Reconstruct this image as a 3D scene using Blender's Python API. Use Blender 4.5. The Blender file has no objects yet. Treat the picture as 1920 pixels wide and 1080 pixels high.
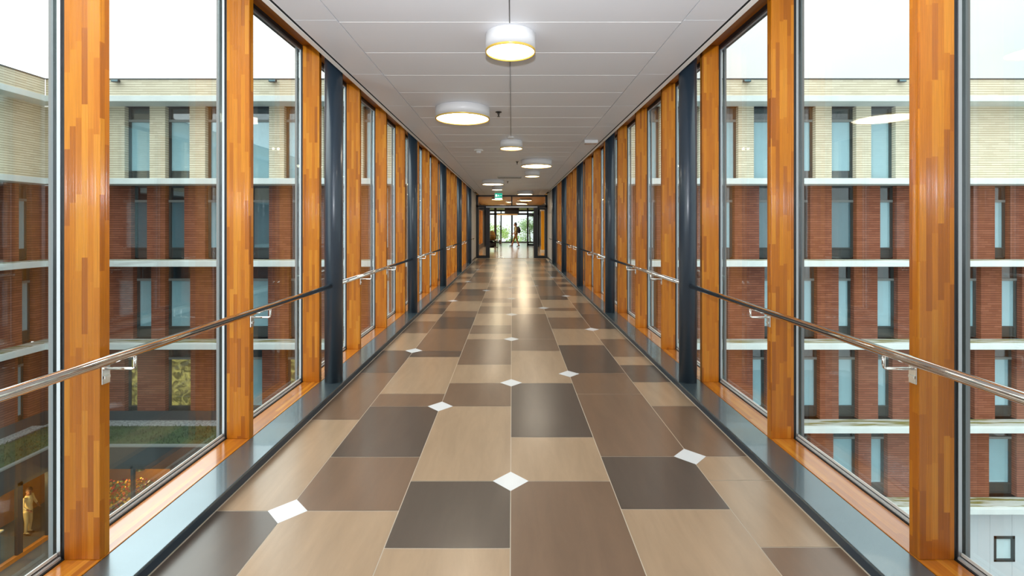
import bpy, bmesh, math, random
from mathutils import Vector, Matrix
random.seed(7)
scene = bpy.context.scene

# ------------------------------------------------------------------ camera
cam_data = bpy.data.cameras.new('camera')
cam_data.sensor_width = 36.0
cam_data.lens = 890.0 / 1920.0 * 36.0
cam_data.shift_y = -(540.0 - 423.5) / 1920.0
cam_data.clip_start = 0.05
cam_data.clip_end = 400
cam = bpy.data.objects.new('camera', cam_data)
cam.location = (0.012, 0.0, 1.54)
cam.rotation_euler = (math.radians(90), 0, 0)
scene.collection.objects.link(cam)
scene.camera = cam

# ------------------------------------------------------------------ exposure
scene.view_settings.view_transform = 'Standard'
scene.view_settings.look = 'None'
scene.view_settings.exposure = 0.0
scene.view_settings.gamma = 1.0
scene.view_settings.use_curve_mapping = False
scene.cycles.transparent_max_bounces = 24
scene.cycles.max_bounces = 10
scene.cycles.diffuse_bounces = 5
scene.cycles.glossy_bounces = 5
scene.cycles.caustics_reflective = False
scene.cycles.caustics_refractive = False
scene.cycles.sample_clamp_indirect = 3.0
scene.cycles.use_denoising = True

# ------------------------------------------------------------------ sky: bright overcast, brighter towards the zenith
SKY_HORIZON, SKY_ZENITH, SKY_LEFT = 1.15, 2.5, 2.6   # the left half of the sky is the brighter one
world = bpy.data.worlds.new('overcast_sky')
scene.world = world
world.use_nodes = True
wn, wl = world.node_tree.nodes, world.node_tree.links
wn.clear()
w_out = wn.new('ShaderNodeOutputWorld')
w_bg = wn.new('ShaderNodeBackground')
w_tc = wn.new('ShaderNodeTexCoord')
w_sep = wn.new('ShaderNodeSeparateXYZ')
w_map = wn.new('ShaderNodeMapRange')
w_map.inputs['From Min'].default_value = 0.25
w_map.inputs['From Max'].default_value = 0.9
w_map.inputs['To Min'].default_value = SKY_HORIZON
w_map.inputs['To Max'].default_value = SKY_ZENITH
w_noise = wn.new('ShaderNodeTexNoise')
w_noise.inputs['Scale'].default_value = 2.2
w_noise.inputs['Detail'].default_value = 4
w_ramp = wn.new('ShaderNodeValToRGB')
w_ramp.color_ramp.elements[0].position = 0.38
w_ramp.color_ramp.elements[0].color = (0.90, 0.97, 0.99, 1)
w_ramp.color_ramp.elements[1].position = 0.62
w_ramp.color_ramp.elements[1].color = (1.06, 1.07, 1.07, 1)
wl.new(w_tc.outputs['Generated'], w_sep.inputs[0])
wl.new(w_sep.outputs['Z'], w_map.inputs['Value'])
wl.new(w_tc.outputs['Generated'], w_noise.inputs['Vector'])
wl.new(w_noise.outputs['Fac'], w_ramp.inputs['Fac'])
wl.new(w_ramp.outputs['Color'], w_bg.inputs['Color'])
w_az = wn.new('ShaderNodeMapRange'); w_az.interpolation_type = 'SMOOTHSTEP'
w_az.inputs['From Min'].default_value = 0.15; w_az.inputs['From Max'].default_value = -0.65
w_az.inputs['To Min'].default_value = 1.0; w_az.inputs['To Max'].default_value = SKY_LEFT
w_mul = wn.new('ShaderNodeMath'); w_mul.operation = 'MULTIPLY'
wl.new(w_sep.outputs['X'], w_az.inputs['Value'])
wl.new(w_az.outputs[0], w_mul.inputs[0])
wl.new(w_map.outputs['Result'], w_mul.inputs[1])
wl.new(w_mul.outputs[0], w_bg.inputs['Strength'])
wl.new(w_bg.outputs[0], w_out.inputs['Surface'])

# ------------------------------------------------------------------ the photographer's flash, just above the camera, tilted up to the ceiling
FLASH_POWER, FLASH_TILT = 760.0, 50.0
fl = bpy.data.lights.new('camera_flash', 'SPOT')
fl.energy = FLASH_POWER
fl.shadow_soft_size = 0.05
fl.spot_size = math.radians(165)
fl.spot_blend = 1.0
fl.color = (0.90, 0.94, 1.0)
flo = bpy.data.objects.new('camera_flash', fl)
flo.location = (0.012, -0.02, 1.54 + 0.32)
flo.rotation_euler = (math.radians(90 + FLASH_TILT), 0, 0)
scene.collection.objects.link(flo)

# ------------------------------------------------------------------ helpers
COL = scene.collection

class MB:
    """collects shapes, then links them as one mesh object"""
    def __init__(self):
        self.v, self.f, self.m, self.s = [], [], [], []
    def quad(self, pts, mi=0, smooth=False):
        n = len(self.v)
        self.v.extend([tuple(p) for p in pts])
        self.f.append(tuple(range(n, n + len(pts)))); self.m.append(mi); self.s.append(smooth)
    def box(self, x0, x1, y0, y1, z0, z1, mi=0, bev=0.0):
        if x0 > x1: x0, x1 = x1, x0
        if y0 > y1: y0, y1 = y1, y0
        if z0 > z1: z0, z1 = z1, z0
        n = len(self.v)
        if bev <= 0:
            self.v.extend([(x0,y0,z0),(x1,y0,z0),(x1,y1,z0),(x0,y1,z0),(x0,y0,z1),(x1,y0,z1),(x1,y1,z1),(x0,y1,z1)])
            for q in ((0,3,2,1),(4,5,6,7),(0,1,5,4),(1,2,6,5),(2,3,7,6),(3,0,4,7)):
                self.f.append(tuple(n + i for i in q)); self.m.append(mi); self.s.append(False)
        else:
            bm = bmesh.new()
            bmesh.ops.create_cube(bm, size=1.0)
            for v in bm.verts:
                v.co = Vector(((x0+x1)/2 + v.co.x*(x1-x0), (y0+y1)/2 + v.co.y*(y1-y0), (z0+z1)/2 + v.co.z*(z1-z0)))
            bmesh.ops.bevel(bm, geom=bm.edges[:], offset=bev, segments=2, affect='EDGES', profile=0.5)
            self.add_bm(bm, mi)
        return self
    def add_bm(self, bm, mi=0, smooth=False):
        n = len(self.v)
        bm.verts.index_update()
        self.v.extend([tuple(v.co) for v in bm.verts])
        for f in bm.faces:
            self.f.append(tuple(n + v.index for v in f.verts)); self.m.append(mi); self.s.append(smooth)
        bm.free()
    def ring(self, c, r, axis='z', seg=24):
        pts = []
        for i in range(seg):
            a = 2*math.pi*i/seg
            ca, sa = r*math.cos(a), r*math.sin(a)
            if axis == 'z': pts.append((c[0]+ca, c[1]+sa, c[2]))
            elif axis == 'y': pts.append((c[0]+sa, c[1], c[2]+ca))
            else: pts.append((c[0], c[1]+ca, c[2]+sa))
        return pts
    def lathe(self, cx, cy, prof, seg=32, mi=0, smooth=True, capb=True, capt=True):
        n = len(self.v)
        for (r, z) in prof:
            self.v.extend(self.ring((cx, cy, z), r, 'z', seg))
        for k in range(len(prof)-1):
            for i in range(seg):
                j = (i+1) % seg
                self.f.append((n+k*seg+i, n+k*seg+j, n+(k+1)*seg+j, n+(k+1)*seg+i)); self.m.append(mi); self.s.append(smooth)
        if capb:
            self.f.append(tuple(n+i for i in reversed(range(seg)))); self.m.append(mi); self.s.append(False)
        if capt:
            o = n+(len(prof)-1)*seg
            self.f.append(tuple(o+i for i in range(seg))); self.m.append(mi); self.s.append(False)
    def tube(self, pts, r, seg=12, mi=0, caps=True, radii=None):
        """swept round bar through points"""
        P = [Vector(p) for p in pts]
        n = len(self.v)
        for k, p in enumerate(P):
            if k == 0: t = P[1]-P[0]
            elif k == len(P)-1: t = P[-1]-P[-2]
            else: t = (P[k+1]-P[k]).normalized() + (P[k]-P[k-1]).normalized()
            t.normalize()
            up = Vector((0,0,1)) if abs(t.z) < 0.9 else Vector((0,1,0))
            a = t.cross(up).normalized(); b = t.cross(a).normalized()
            rr = radii[k] if radii else r
            for i in range(seg):
                th = 2*math.pi*i/seg
                self.v.append(tuple(p + a*rr*math.cos(th) + b*rr*math.sin(th)))
        for k in range(len(P)-1):
            for i in range(seg):
                j = (i+1) % seg
                self.f.append((n+k*seg+i, n+k*seg+j, n+(k+1)*seg+j, n+(k+1)*seg+i)); self.m.append(mi); self.s.append(True)
        if caps:
            self.f.append(tuple(n+i for i in range(seg))); self.m.append(mi); self.s.append(False)
            o = n+(len(P)-1)*seg
            self.f.append(tuple(o+i for i in reversed(range(seg)))); self.m.append(mi); self.s.append(False)
    def ball(self, c, r, mi=0, sub=2, scale=(1,1,1)):
        bm = bmesh.new()
        bmesh.ops.create_icosphere(bm, subdivisions=sub, radius=1.0)
        for v in bm.verts:
            v.co = Vector((c[0]+v.co.x*r*scale[0], c[1]+v.co.y*r*scale[1], c[2]+v.co.z*r*scale[2]))
        self.add_bm(bm, mi, True)
    def build(self, name, mats, parent=None, origin=None):
        me = bpy.data.meshes.new(name)
        o0 = Vector(origin) if origin is not None else Vector((0,0,0))
        me.from_pydata([tuple(Vector(v)-o0) for v in self.v], [], self.f)
        if not isinstance(mats, (list, tuple)): mats = [mats]
        for m in mats: me.materials.append(m)
        me.polygons.foreach_set('material_index', self.m)
        me.polygons.foreach_set('use_smooth', self.s)
        bm = bmesh.new(); bm.from_mesh(me)
        bmesh.ops.recalc_face_normals(bm, faces=bm.faces[:])
        bm.to_mesh(me); bm.free()
        me.update()
        ob = bpy.data.objects.new(name, me)
        COL.objects.link(ob)
        if parent is not None:
            ob.parent = parent
            base = Vector((0,0,0)); p = parent
            while p is not None:
                base += Vector(p.location); p = p.parent
            ob.location = o0 - base
        else:
            ob.location = o0
        return ob

def tag(o, label=None, cat=None, group=None, kind='thing'):
    if label: o['label'] = label
    if cat: o['category'] = cat
    if group: o['group'] = group
    if kind: o['kind'] = kind
    return o

def thing(name, label, cat, loc, group=None):
    o = bpy.data.objects.new(name, None)
    o.empty_display_size = 0.1
    COL.objects.link(o)
    o.location = loc
    return tag(o, label, cat, group)

def struct(o):
    o['kind'] = 'structure'
    return o

def structure_root(name, loc=(0,0,0)):
    o = bpy.data.objects.new(name, None)
    COL.objects.link(o); o.location = loc
    return struct(o)

def copy_tree(o, parent=None):
    c = o.copy(); COL.objects.link(c)
    if parent is not None: c.parent = parent
    for ch in list(o.children): copy_tree(ch, c)
    return c

ORD = ['first','second','third','fourth','fifth','sixth','seventh','eighth','ninth','tenth','eleventh','twelfth','thirteenth','fourteenth','fifteenth','sixteenth','seventeenth']
NTH = ['nearest','second nearest','third nearest','fourth nearest','fifth nearest','sixth nearest','seventh nearest','eighth nearest','ninth nearest','tenth nearest']

# ------------------------------------------------------------------ materials
def new_mat(name):
    m = bpy.data.materials.new(name)
    m.use_nodes = True
    nt = m.node_tree
    b = nt.nodes['Principled BSDF']
    return m, nt, b

def N(nt, typ, **kw):
    n = nt.nodes.new(typ)
    for k, v in kw.items(): setattr(n, k, v)
    return n

def math_node(nt, op, a, b=None, c=None):
    n = nt.nodes.new('ShaderNodeMath'); n.operation = op
    for i, x in enumerate((a, b, c)):
        if x is None: continue
        if isinstance(x, (int, float)): n.inputs[i].default_value = x
        else: nt.links.new(x, n.inputs[i])
    return n.outputs[0]

def simple(name, col, rough=0.5, metal=0.0, spec=0.5, noise=0.0, nscale=8.0, coat=0.0, emit=None, estr=0.0):
    m, nt, b = new_mat(name)
    b.inputs['Roughness'].default_value = rough
    b.inputs['Metallic'].default_value = metal
    b.inputs['Specular IOR Level'].default_value = spec
    b.inputs['Coat Weight'].default_value = coat
    if noise > 0:
        tc = N(nt, 'ShaderNodeTexCoord'); no = N(nt, 'ShaderNodeTexNoise')
        no.inputs['Scale'].default_value = nscale; no.inputs['Detail'].default_value = 5
        rp = N(nt, 'ShaderNodeValToRGB')
        rp.color_ramp.elements[0].position = 0.3; rp.color_ramp.elements[1].position = 0.7
        rp.color_ramp.elements[0].color = tuple(c*(1-noise) for c in col) + (1,)
        rp.color_ramp.elements[1].color = tuple(min(1, c*(1+noise)) for c in col) + (1,)
        nt.links.new(tc.outputs['Object'], no.inputs['Vector'])
        nt.links.new(no.outputs['Fac'], rp.inputs['Fac'])
        nt.links.new(rp.outputs['Color'], b.inputs['Base Color'])
    else:
        b.inputs['Base Color'].default_value = tuple(col) + (1,)
    if emit:
        b.inputs['Emission Color'].default_value = tuple(emit) + (1,)
        b.inputs['Emission Strength'].default_value = estr
    return m

def srgb(r, g, b):
    f = lambda c: (c/255/12.92) if c/255 <= 0.04045 else ((c/255+0.055)/1.055)**2.4
    return (f(r), f(g), f(b))

def wood_mat(name, cols, axis='z', stave=0.0265, seglen=0.5, rough=0.38, aniso=0.0, coat=0.0, spec=0.5, ridges=0.0):
    """finger-jointed laminated timber: staves along one axis, each a random tone"""
    m, nt, b = new_mat(name)
    L = nt.links
    tc = N(nt, 'ShaderNodeTexCoord')
    sep = N(nt, 'ShaderNodeSeparateXYZ')
    L.new(tc.outputs['Object'], sep.inputs[0])
    oi = N(nt, 'ShaderNodeObjectInfo')
    rnd = math_node(nt, 'MULTIPLY', oi.outputs['Random'], 91.7)
    if axis == 'z':
        along = sep.outputs['Z']
        across = math_node(nt, 'ADD', sep.outputs['X'], sep.outputs['Y'])
    else:
        along = sep.outputs['Y']
        across = math_node(nt, 'ADD', sep.outputs['X'], sep.outputs['Z'])
    a2 = math_node(nt, 'ADD', across, rnd)
    idx = math_node(nt, 'FLOOR', math_node(nt, 'DIVIDE', a2, stave))
    wn1 = N(nt, 'ShaderNodeTexWhiteNoise', noise_dimensions='1D')
    L.new(idx, wn1.inputs['W'])
    off = math_node(nt, 'MULTIPLY', wn1.outputs['Value'], 13.0)
    s = math_node(nt, 'FLOOR', math_node(nt, 'ADD', math_node(nt, 'DIVIDE', along, seglen), off))
    cmb = N(nt, 'ShaderNodeCombineXYZ')
    L.new(idx, cmb.inputs[0]); L.new(s, cmb.inputs[1]); L.new(rnd, cmb.inputs[2])
    wn2 = N(nt, 'ShaderNodeTexWhiteNoise', noise_dimensions='3D')
    L.new(cmb.outputs[0], wn2.inputs['Vector'])
    rp = N(nt, 'ShaderNodeValToRGB')
    rp.color_ramp.interpolation = 'LINEAR'
    els = rp.color_ramp.elements
    els[0].position = 0.0; els[0].color = tuple(cols[0]) + (1,)
    els[1].position = 1.0; els[1].color = tuple(cols[-1]) + (1,)
    for k in range(1, len(cols)-1):
        e = els.new(k/(len(cols)-1)); e.color = tuple(cols[k]) + (1,)
    L.new(wn2.outputs['Value'], rp.inputs['Fac'])
    # grain
    cm2 = N(nt, 'ShaderNodeCombineXYZ')
    L.new(math_node(nt, 'MULTIPLY', a2, 260.0), cm2.inputs[0])
    L.new(math_node(nt, 'MULTIPLY', along, 5.0), cm2.inputs[1])
    L.new(math_node(nt, 'MULTIPLY', wn2.outputs['Value'], 40.0), cm2.inputs[2])
    gn = N(nt, 'ShaderNodeTexNoise'); gn.inputs['Scale'].default_value = 1.0; gn.inputs['Detail'].default_value = 3
    gn.inputs['Distortion'].default_value = 0.6
    L.new(cm2.outputs[0], gn.inputs['Vector'])
    gm = N(nt, 'ShaderNodeMapRange')
    gm.inputs['From Min'].default_value = 0.3; gm.inputs['From Max'].default_value = 0.7
    gm.inputs['To Min'].default_value = 0.84; gm.inputs['To Max'].default_value = 1.08
    L.new(gn.outputs['Fac'], gm.inputs['Value'])
    mx = N(nt, 'ShaderNodeMix', data_type='RGBA', blend_type='MULTIPLY')
    mx.inputs['Factor'].default_value = 1.0
    L.new(rp.outputs['Color'], mx.inputs['A'])
    L.new(gm.outputs['Result'], mx.inputs['B'])
    L.new(mx.outputs['Result'], b.inputs['Base Color'])
    b.inputs['Roughness'].default_value = rough
    b.inputs['Specular IOR Level'].default_value = spec
    b.inputs['Coat Weight'].default_value = coat
    b.inputs['Coat Roughness'].default_value = 0.12
    if ridges > 0:
        # planed along the grain: fine vertical ridges in the varnish spread highlights sideways
        cr = N(nt, 'ShaderNodeCombineXYZ')
        L.new(math_node(nt, 'MULTIPLY', a2, 420.0), cr.inputs[0])
        rn = N(nt, 'ShaderNodeTexNoise'); rn.inputs['Scale'].default_value = 1.0; rn.inputs['Detail'].default_value = 1
        L.new(cr.outputs[0], rn.inputs['Vector'])
        bp = N(nt, 'ShaderNodeBump'); bp.inputs['Strength'].default_value = 1.0; bp.inputs['Distance'].default_value = ridges
        L.new(rn.outputs['Fac'], bp.inputs['Height'])
        L.new(bp.outputs['Normal'], b.inputs['Coat Normal'])
        b.inputs['Coat Roughness'].default_value = 0.17
        b.inputs['Coat IOR'].default_value = 1.65
    if aniso > 0:
        b.inputs['Anisotropic'].default_value = aniso
        tg = N(nt, 'ShaderNodeTangent', direction_type='RADIAL', axis='Z')
        L.new(tg.outputs[0], b.inputs['Tangent'])
    return m

def brick_mat(name, c1, c2, joint, course=0.098, length=0.42, wear=0.10):
    """thin long bricks with raked dark bed joints"""
    m, nt, b = new_mat(name)
    L = nt.links
    ge = N(nt, 'ShaderNodeNewGeometry')
    sep = N(nt, 'ShaderNodeSeparateXYZ'); L.new(ge.outputs['Position'], sep.inputs[0])
    h = math_node(nt, 'ADD', sep.outputs['X'], sep.outputs['Y'])
    zc = math_node(nt, 'DIVIDE', sep.outputs['Z'], course)
    row = math_node(nt, 'FLOOR', zc)
    fr = math_node(nt, 'FRACT', zc)
    shift = math_node(nt, 'MULTIPLY', row, 0.37)
    bi = math_node(nt, 'FLOOR', math_node(nt, 'ADD', math_node(nt, 'DIVIDE', h, length), shift))
    cmb = N(nt, 'ShaderNodeCombineXYZ'); L.new(row, cmb.inputs[0]); L.new(bi, cmb.inputs[1])
    wn_ = N(nt, 'ShaderNodeTexWhiteNoise', noise_dimensions='3D'); L.new(cmb.outputs[0], wn_.inputs['Vector'])
    mx = N(nt, 'ShaderNodeMix', data_type='RGBA')
    mx.inputs['A'].default_value = tuple(c1) + (1,); mx.inputs['B'].default_value = tuple(c2) + (1,)
    L.new(wn_.outputs['Value'], mx.inputs['Factor'])
    jm = N(nt, 'ShaderNodeMix', data_type='RGBA')
    jm.inputs['B'].default_value = tuple(joint) + (1,)
    L.new(mx.outputs['Result'], jm.inputs['A'])
    L.new(math_node(nt, 'LESS_THAN', fr, 0.2), jm.inputs['Factor'])
    no = N(nt, 'ShaderNodeTexNoise'); no.inputs['Scale'].default_value = 0.6; no.inputs['Detail'].default_value = 4
    L.new(ge.outputs['Position'], no.inputs['Vector'])
    mr = N(nt, 'ShaderNodeMapRange'); mr.inputs['To Min'].default_value = 1-wear; mr.inputs['To Max'].default_value = 1+wear
    L.new(no.outputs['Fac'], mr.inputs['Value'])
    m3 = N(nt, 'ShaderNodeMix', data_type='RGBA', blend_type='MULTIPLY'); m3.inputs['Factor'].default_value = 1.0
    L.new(jm.outputs['Result'], m3.inputs['A']); L.new(mr.outputs['Result'], m3.inputs['B'])
    L.new(m3.outputs['Result'], b.inputs['Base Color'])
    b.inputs['Roughness'].default_value = 0.85
    b.inputs['Specular IOR Level'].default_value = 0.25
    return m

def glass_mat(name, r0=0.05, tint=(0.95, 0.985, 0.97), rough=0.0, rmax=1.0):
    """architectural glass: see-through plus an angle-dependent mirror"""
    m, nt, b = new_mat(name)
    L = nt.links
    nt.nodes.remove(b)
    out = nt.nodes['Material Output']
    tr = N(nt, 'ShaderNodeBsdfTransparent'); tr.inputs['Color'].default_value = tuple(tint) + (1,)
    gl = N(nt, 'ShaderNodeBsdfGlossy'); gl.inputs['Roughness'].default_value = rough
    gl.inputs['Color'].default_value = (0.96, 0.98, 1.0, 1)
    ge = N(nt, 'ShaderNodeNewGeometry')
    dt = N(nt, 'ShaderNodeVectorMath', operation='DOT_PRODUCT')
    L.new(ge.outputs['Normal'], dt.inputs[0]); L.new(ge.outputs['Incoming'], dt.inputs[1])
    c = math_node(nt, 'ABSOLUTE', dt.outputs['Value'])
    p = math_node(nt, 'POWER', math_node(nt, 'SUBTRACT', 1.0, c), 5.0)
    f = math_node(nt, 'MULTIPLY_ADD', p, (1.0-r0)*rmax, r0)
    mix = N(nt, 'ShaderNodeMixShader')
    L.new(f, mix.inputs[0]); L.new(tr.outputs[0], mix.inputs[1]); L.new(gl.outputs[0], mix.inputs[2])
    L.new(mix.outputs[0], out.inputs['Surface'])
    return m

def tile_mat(name, col, rough=0.33, var=0.10):
    m, nt, b = new_mat(name)
    L = nt.links
    ge = N(nt, 'ShaderNodeNewGeometry')
    mp = N(nt, 'ShaderNodeMapping'); mp.inputs['Scale'].default_value = (9, 1.6, 1)
    L.new(ge.outputs['Position'], mp.inputs['Vector'])
    no = N(nt, 'ShaderNodeTexNoise'); no.inputs['Scale'].default_value = 1.0; no.inputs['Detail'].default_value = 6
    no.inputs['Roughness'].default_value = 0.65; no.inputs['Distortion'].default_value = 0.4
    L.new(mp.outputs[0], no.inputs['Vector'])
    rp = N(nt, 'ShaderNodeValToRGB')
    rp.color_ramp.elements[0].position = 0.32; rp.color_ramp.elements[1].position = 0.7
    rp.color_ramp.elements[0].color = tuple(c*(1-var) for c in col) + (1,)
    rp.color_ramp.elements[1].color = tuple(min(1, c*(1+var)) for c in col) + (1,)
    L.new(no.outputs['Fac'], rp.inputs['Fac'])
    L.new(rp.outputs['Color'], b.inputs['Base Color'])
    b.inputs['Roughness'].default_value = rough
    b.inputs['Coat Weight'].default_value = 1.0
    b.inputs['Coat IOR'].default_value = 1.22
    b.inputs['Coat Roughness'].default_value = 0.21
    return m

def moss_mat(name):
    m, nt, b = new_mat(name)
    L = nt.links
    ge = N(nt, 'ShaderNodeNewGeometry')
    mp = N(nt, 'ShaderNodeMapping'); mp.inputs['Scale'].default_value = (0.5, 5.0, 0.5)
    L.new(ge.outputs['Position'], mp.inputs['Vector'])
    no = N(nt, 'ShaderNodeTexNoise'); no.inputs['Scale'].default_value = 1.3; no.inputs['Detail'].default_value = 5
    L.new(mp.outputs[0], no.inputs['Vector'])
    rp = N(nt, 'ShaderNodeValToRGB')
    rp.color_ramp.elements[0].position = 0.46; rp.color_ramp.elements[0].color = (0.50, 0.53, 0.50, 1)
    rp.color_ramp.elements[1].position = 0.58; rp.color_ramp.elements[1].color = (0.20, 0.19, 0.05, 1)
    L.new(no.outputs['Fac'], rp.inputs['Fac'])
    L.new(rp.outputs['Color'], b.inputs['Base Color'])
    b.inputs['Roughness'].default_value = 0.8
    return m

WOODC = [(0.36,0.098,0.004), (0.47,0.138,0.005), (0.53,0.165,0.006), (0.56,0.182,0.007), (0.64,0.24,0.016)]
M = {}
M['post'] = wood_mat('laminated_timber', WOODC, 'z', 0.0265, 0.34, 0.5, spec=0.12, coat=0.5, ridges=0.008)
M['head'] = wood_mat('timber_head', [(c[0]*0.8,c[1]*0.8,c[2]*0.8) for c in WOODC], 'y', 0.03, 0.7, 0.4)
M['sill'] = wood_mat('timber_sill', WOODC, 'y', 0.028, 0.9, 0.22, coat=1.0)
M['gasket'] = simple('black_gasket', (0.008,0.008,0.009), 0.5)
M['alu'] = simple('silver_aluminium', (0.42,0.43,0.45), 0.34, metal=0.9)
M['steel_blue'] = simple('dark_blue_paint', srgb(46,58,70), 0.32, spec=0.5, coat=0.15)
M['plinth'] = simple('dark_blue_steel_sheet', srgb(112,128,136), 0.27, metal=0.75, spec=0.6, noise=0.05, nscale=3, coat=0.5)
M['plinth_face'] = simple('dark_blue_steel_edge', srgb(44,56,66), 0.4)
M['chrome'] = simple('brushed_stainless_steel', (0.88,0.87,0.85), 0.09, metal=1.0)
M['alu_dark'] = simple('grey_aluminium', (0.16,0.17,0.175), 0.35, metal=0.8)
M['sill_bead'] = simple('silver_painted_bead', (0.62,0.64,0.65), 0.35, metal=0.15)
M['spacer'] = simple('pale_glazing_bead', (0.75,0.78,0.76), 0.4)
M['glass'] = glass_mat('clear_double_glazing', 0.055)
M['glass_door'] = glass_mat('door_glass', 0.04, (0.96,0.98,0.97))
M['glass_building'] = glass_mat('dark_building_glass', 0.08, (0.86,0.93,0.95))
M['ceiling'] = simple('white_metal_ceiling_panel', (0.765,0.77,0.80), 0.42, spec=0.4)
M['ceil_joint'] = simple('painted_joint_highlight', (0.92,0.92,0.92), 0.35)
M['ceil_gap'] = simple('ceiling_shadow_gap', (0.02,0.02,0.02), 0.8)
M['white_strip'] = simple('white_ceiling_edge_strip', (0.92,0.90,0.86), 0.4)
M['white'] = simple('white_plaster', (0.86,0.85,0.82), 0.7)
M['lamp_body'] = simple('white_lamp_body', (0.74,0.74,0.75), 0.35)
M['lamp_glow'] = simple('lamp_diffuser', (0.9,0.9,0.9), 0.4, emit=(1.0,0.88,0.70), estr=11.0)
M['lamp_rim'] = simple('lamp_rim_warm', (0.85,0.56,0.10), 0.3, metal=0.3)
M['plastic'] = simple('white_plastic', (0.75,0.74,0.72), 0.45)
M['black'] = simple('black_frame_paint', (0.012,0.012,0.013), 0.35)
M['dark'] = simple('dark_interior', (0.03,0.03,0.032), 0.8)
M['cream'] = brick_mat('cream_brick', srgb(220,213,192), srgb(207,199,177), srgb(150,142,116))
M['brown'] = brick_mat('red_brown_brick', srgb(140,88,68), srgb(122,72,54), srgb(86,52,40))
M['ledge'] = simple('pale_concrete_ledge', srgb(206,216,216), 0.75, noise=0.06, nscale=1.5)
M['moss'] = moss_mat('mossy_concrete_top')
M['coping'] = simple('dark_zinc_coping', srgb(70,80,84), 0.5)
M['frame'] = simple('dark_bronze_window_frame', srgb(48,56,56), 0.45)
M['frame_bar'] = simple('grey_window_bar', srgb(120,128,128), 0.45)
M['blind'] = simple('pale_blue_roller_blind', srgb(196,222,228), 0.8, noise=0.04, nscale=2)
M['curtain'] = simple('blue_grey_curtain', srgb(104,132,140), 0.85)
M['tile_light'] = tile_mat('beige_floor_tile', srgb(167,140,113))
M['tile_brown'] = tile_mat('grey_brown_floor_tile', srgb(117,93,74))
M['tile_dark'] = tile_mat('charcoal_floor_tile', srgb(83,72,63))
M['tile_white'] = tile_mat('white_floor_inset', srgb(236,236,238), 0.25, 0.03)
M['grout'] = simple('pale_grout', srgb(206,192,174), 0.7)
# ================================================================== THE BRIDGE CORRIDOR
Y_BACK, Y_END = -1.6, 19.3          # glazed length
ZC = 3.0                            # ceiling height
P0, PSTEP, PT = 2.106, 1.2, 0.052   # post rhythm
PX0, PX1 = 1.8165, 1.976            # post depth across the wall
GX = 2.006                          # inner face of the panes

# ---- floor: porcelain tiles of several lengths in six strips, white corner insets
HC = 1.54
def dy(y): return 890.0*HC/(y-423.5)
STRIPS = {
 0: [(958,'D'),(787.2,'L'),(699.3,'B'),(657.3,'D'),(624.7,'L'),(602.6,'B'),(589,'L'),(577.9,'D'),(572,'B'),(565.6,'D'),(547.6,'L'),(535.5,'B'),(529.5,'D'),(523.5,'L'),(519,'B'),(513,'L'),(507,'D'),(502,'B'),(498,'L'),(494,'B'),(490,'D'),(485,'L')],
 1: [(958,'L'),(857,'B'),(762,'D'),(738.5,'B'),(669.4,'L'),(658,'D'),(616.6,'B'),(594.7,'D'),(583.4,'B'),(564.6,'L'),(554.7,'B'),(542.1,'D'),(530.6,'L'),(519.1,'B'),(510.4,'D'),(504.4,'L'),(499,'B'),(496,'D'),(492,'L'),(488,'B'),(485,'D')],
 2: [(1028,'L'),(902,'D'),(762,'L'),(718.4,'B'),(684.1,'L'),(635.9,'B'),(626.2,'L'),(609.7,'B'),(588.5,'L'),(574.2,'B'),(567.8,'L'),(559,'B'),(544.3,'L'),(537.7,'B'),(532.3,'L'),(523.6,'B'),(519,'L'),(512,'B'),(507,'L'),(501,'B'),(496,'L'),(491,'B'),(485,'L')],
 3: [(902,'B'),(820,'L'),(718.4,'D'),(658,'L'),(635.9,'B2'),(588.7,'B'),(577.1,'L'),(558.9,'B'),(551,'L'),(537.7,'B'),(527.3,'L'),(520,'B'),(514,'L'),(506,'B'),(500,'L'),(495,'B'),(490,'L'),(485,'B')],
 4: [(955,'L'),(856,'D'),(738.8,'B'),(699.6,'B'),(647.2,'D'),(616.6,'L'),(595.3,'B'),(582.9,'L'),(577.4,'B'),(562.3,'L'),(554.4,'D'),(537,'B'),(525,'D'),(519.2,'L'),(513,'B'),(509,'L'),(505,'B'),(500,'L'),(495,'B'),(490,'D'),(485,'L')],
 5: [(1026,'B'),(900.6,'L'),(856,'L'),(761.4,'B'),(716.6,'L'),(684.7,'D'),(669.1,'L'),(635.9,'B'),(616.8,'L'),(588.8,'D'),(568,'B'),(555.2,'L'),(543.4,'B'),(538,'L'),(533,'D'),(529.4,'L'),(523.4,'B'),(519.3,'L'),(508,'D'),(502,'L'),(498,'B'),(493,'L'),(489,'D'),(485,'B')],
}
XB = [-1.587, -1.2, -0.6, 0.004, 0.604, 1.2, 1.587]
TM = {'L':0, 'B':1, 'D':2, 'B2':1}
fl_mb = MB()
fl_mb.box(-2.05, 2.05, Y_BACK, 22.6, -0.30, -0.0012, 4)
G = 0.0024
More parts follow.
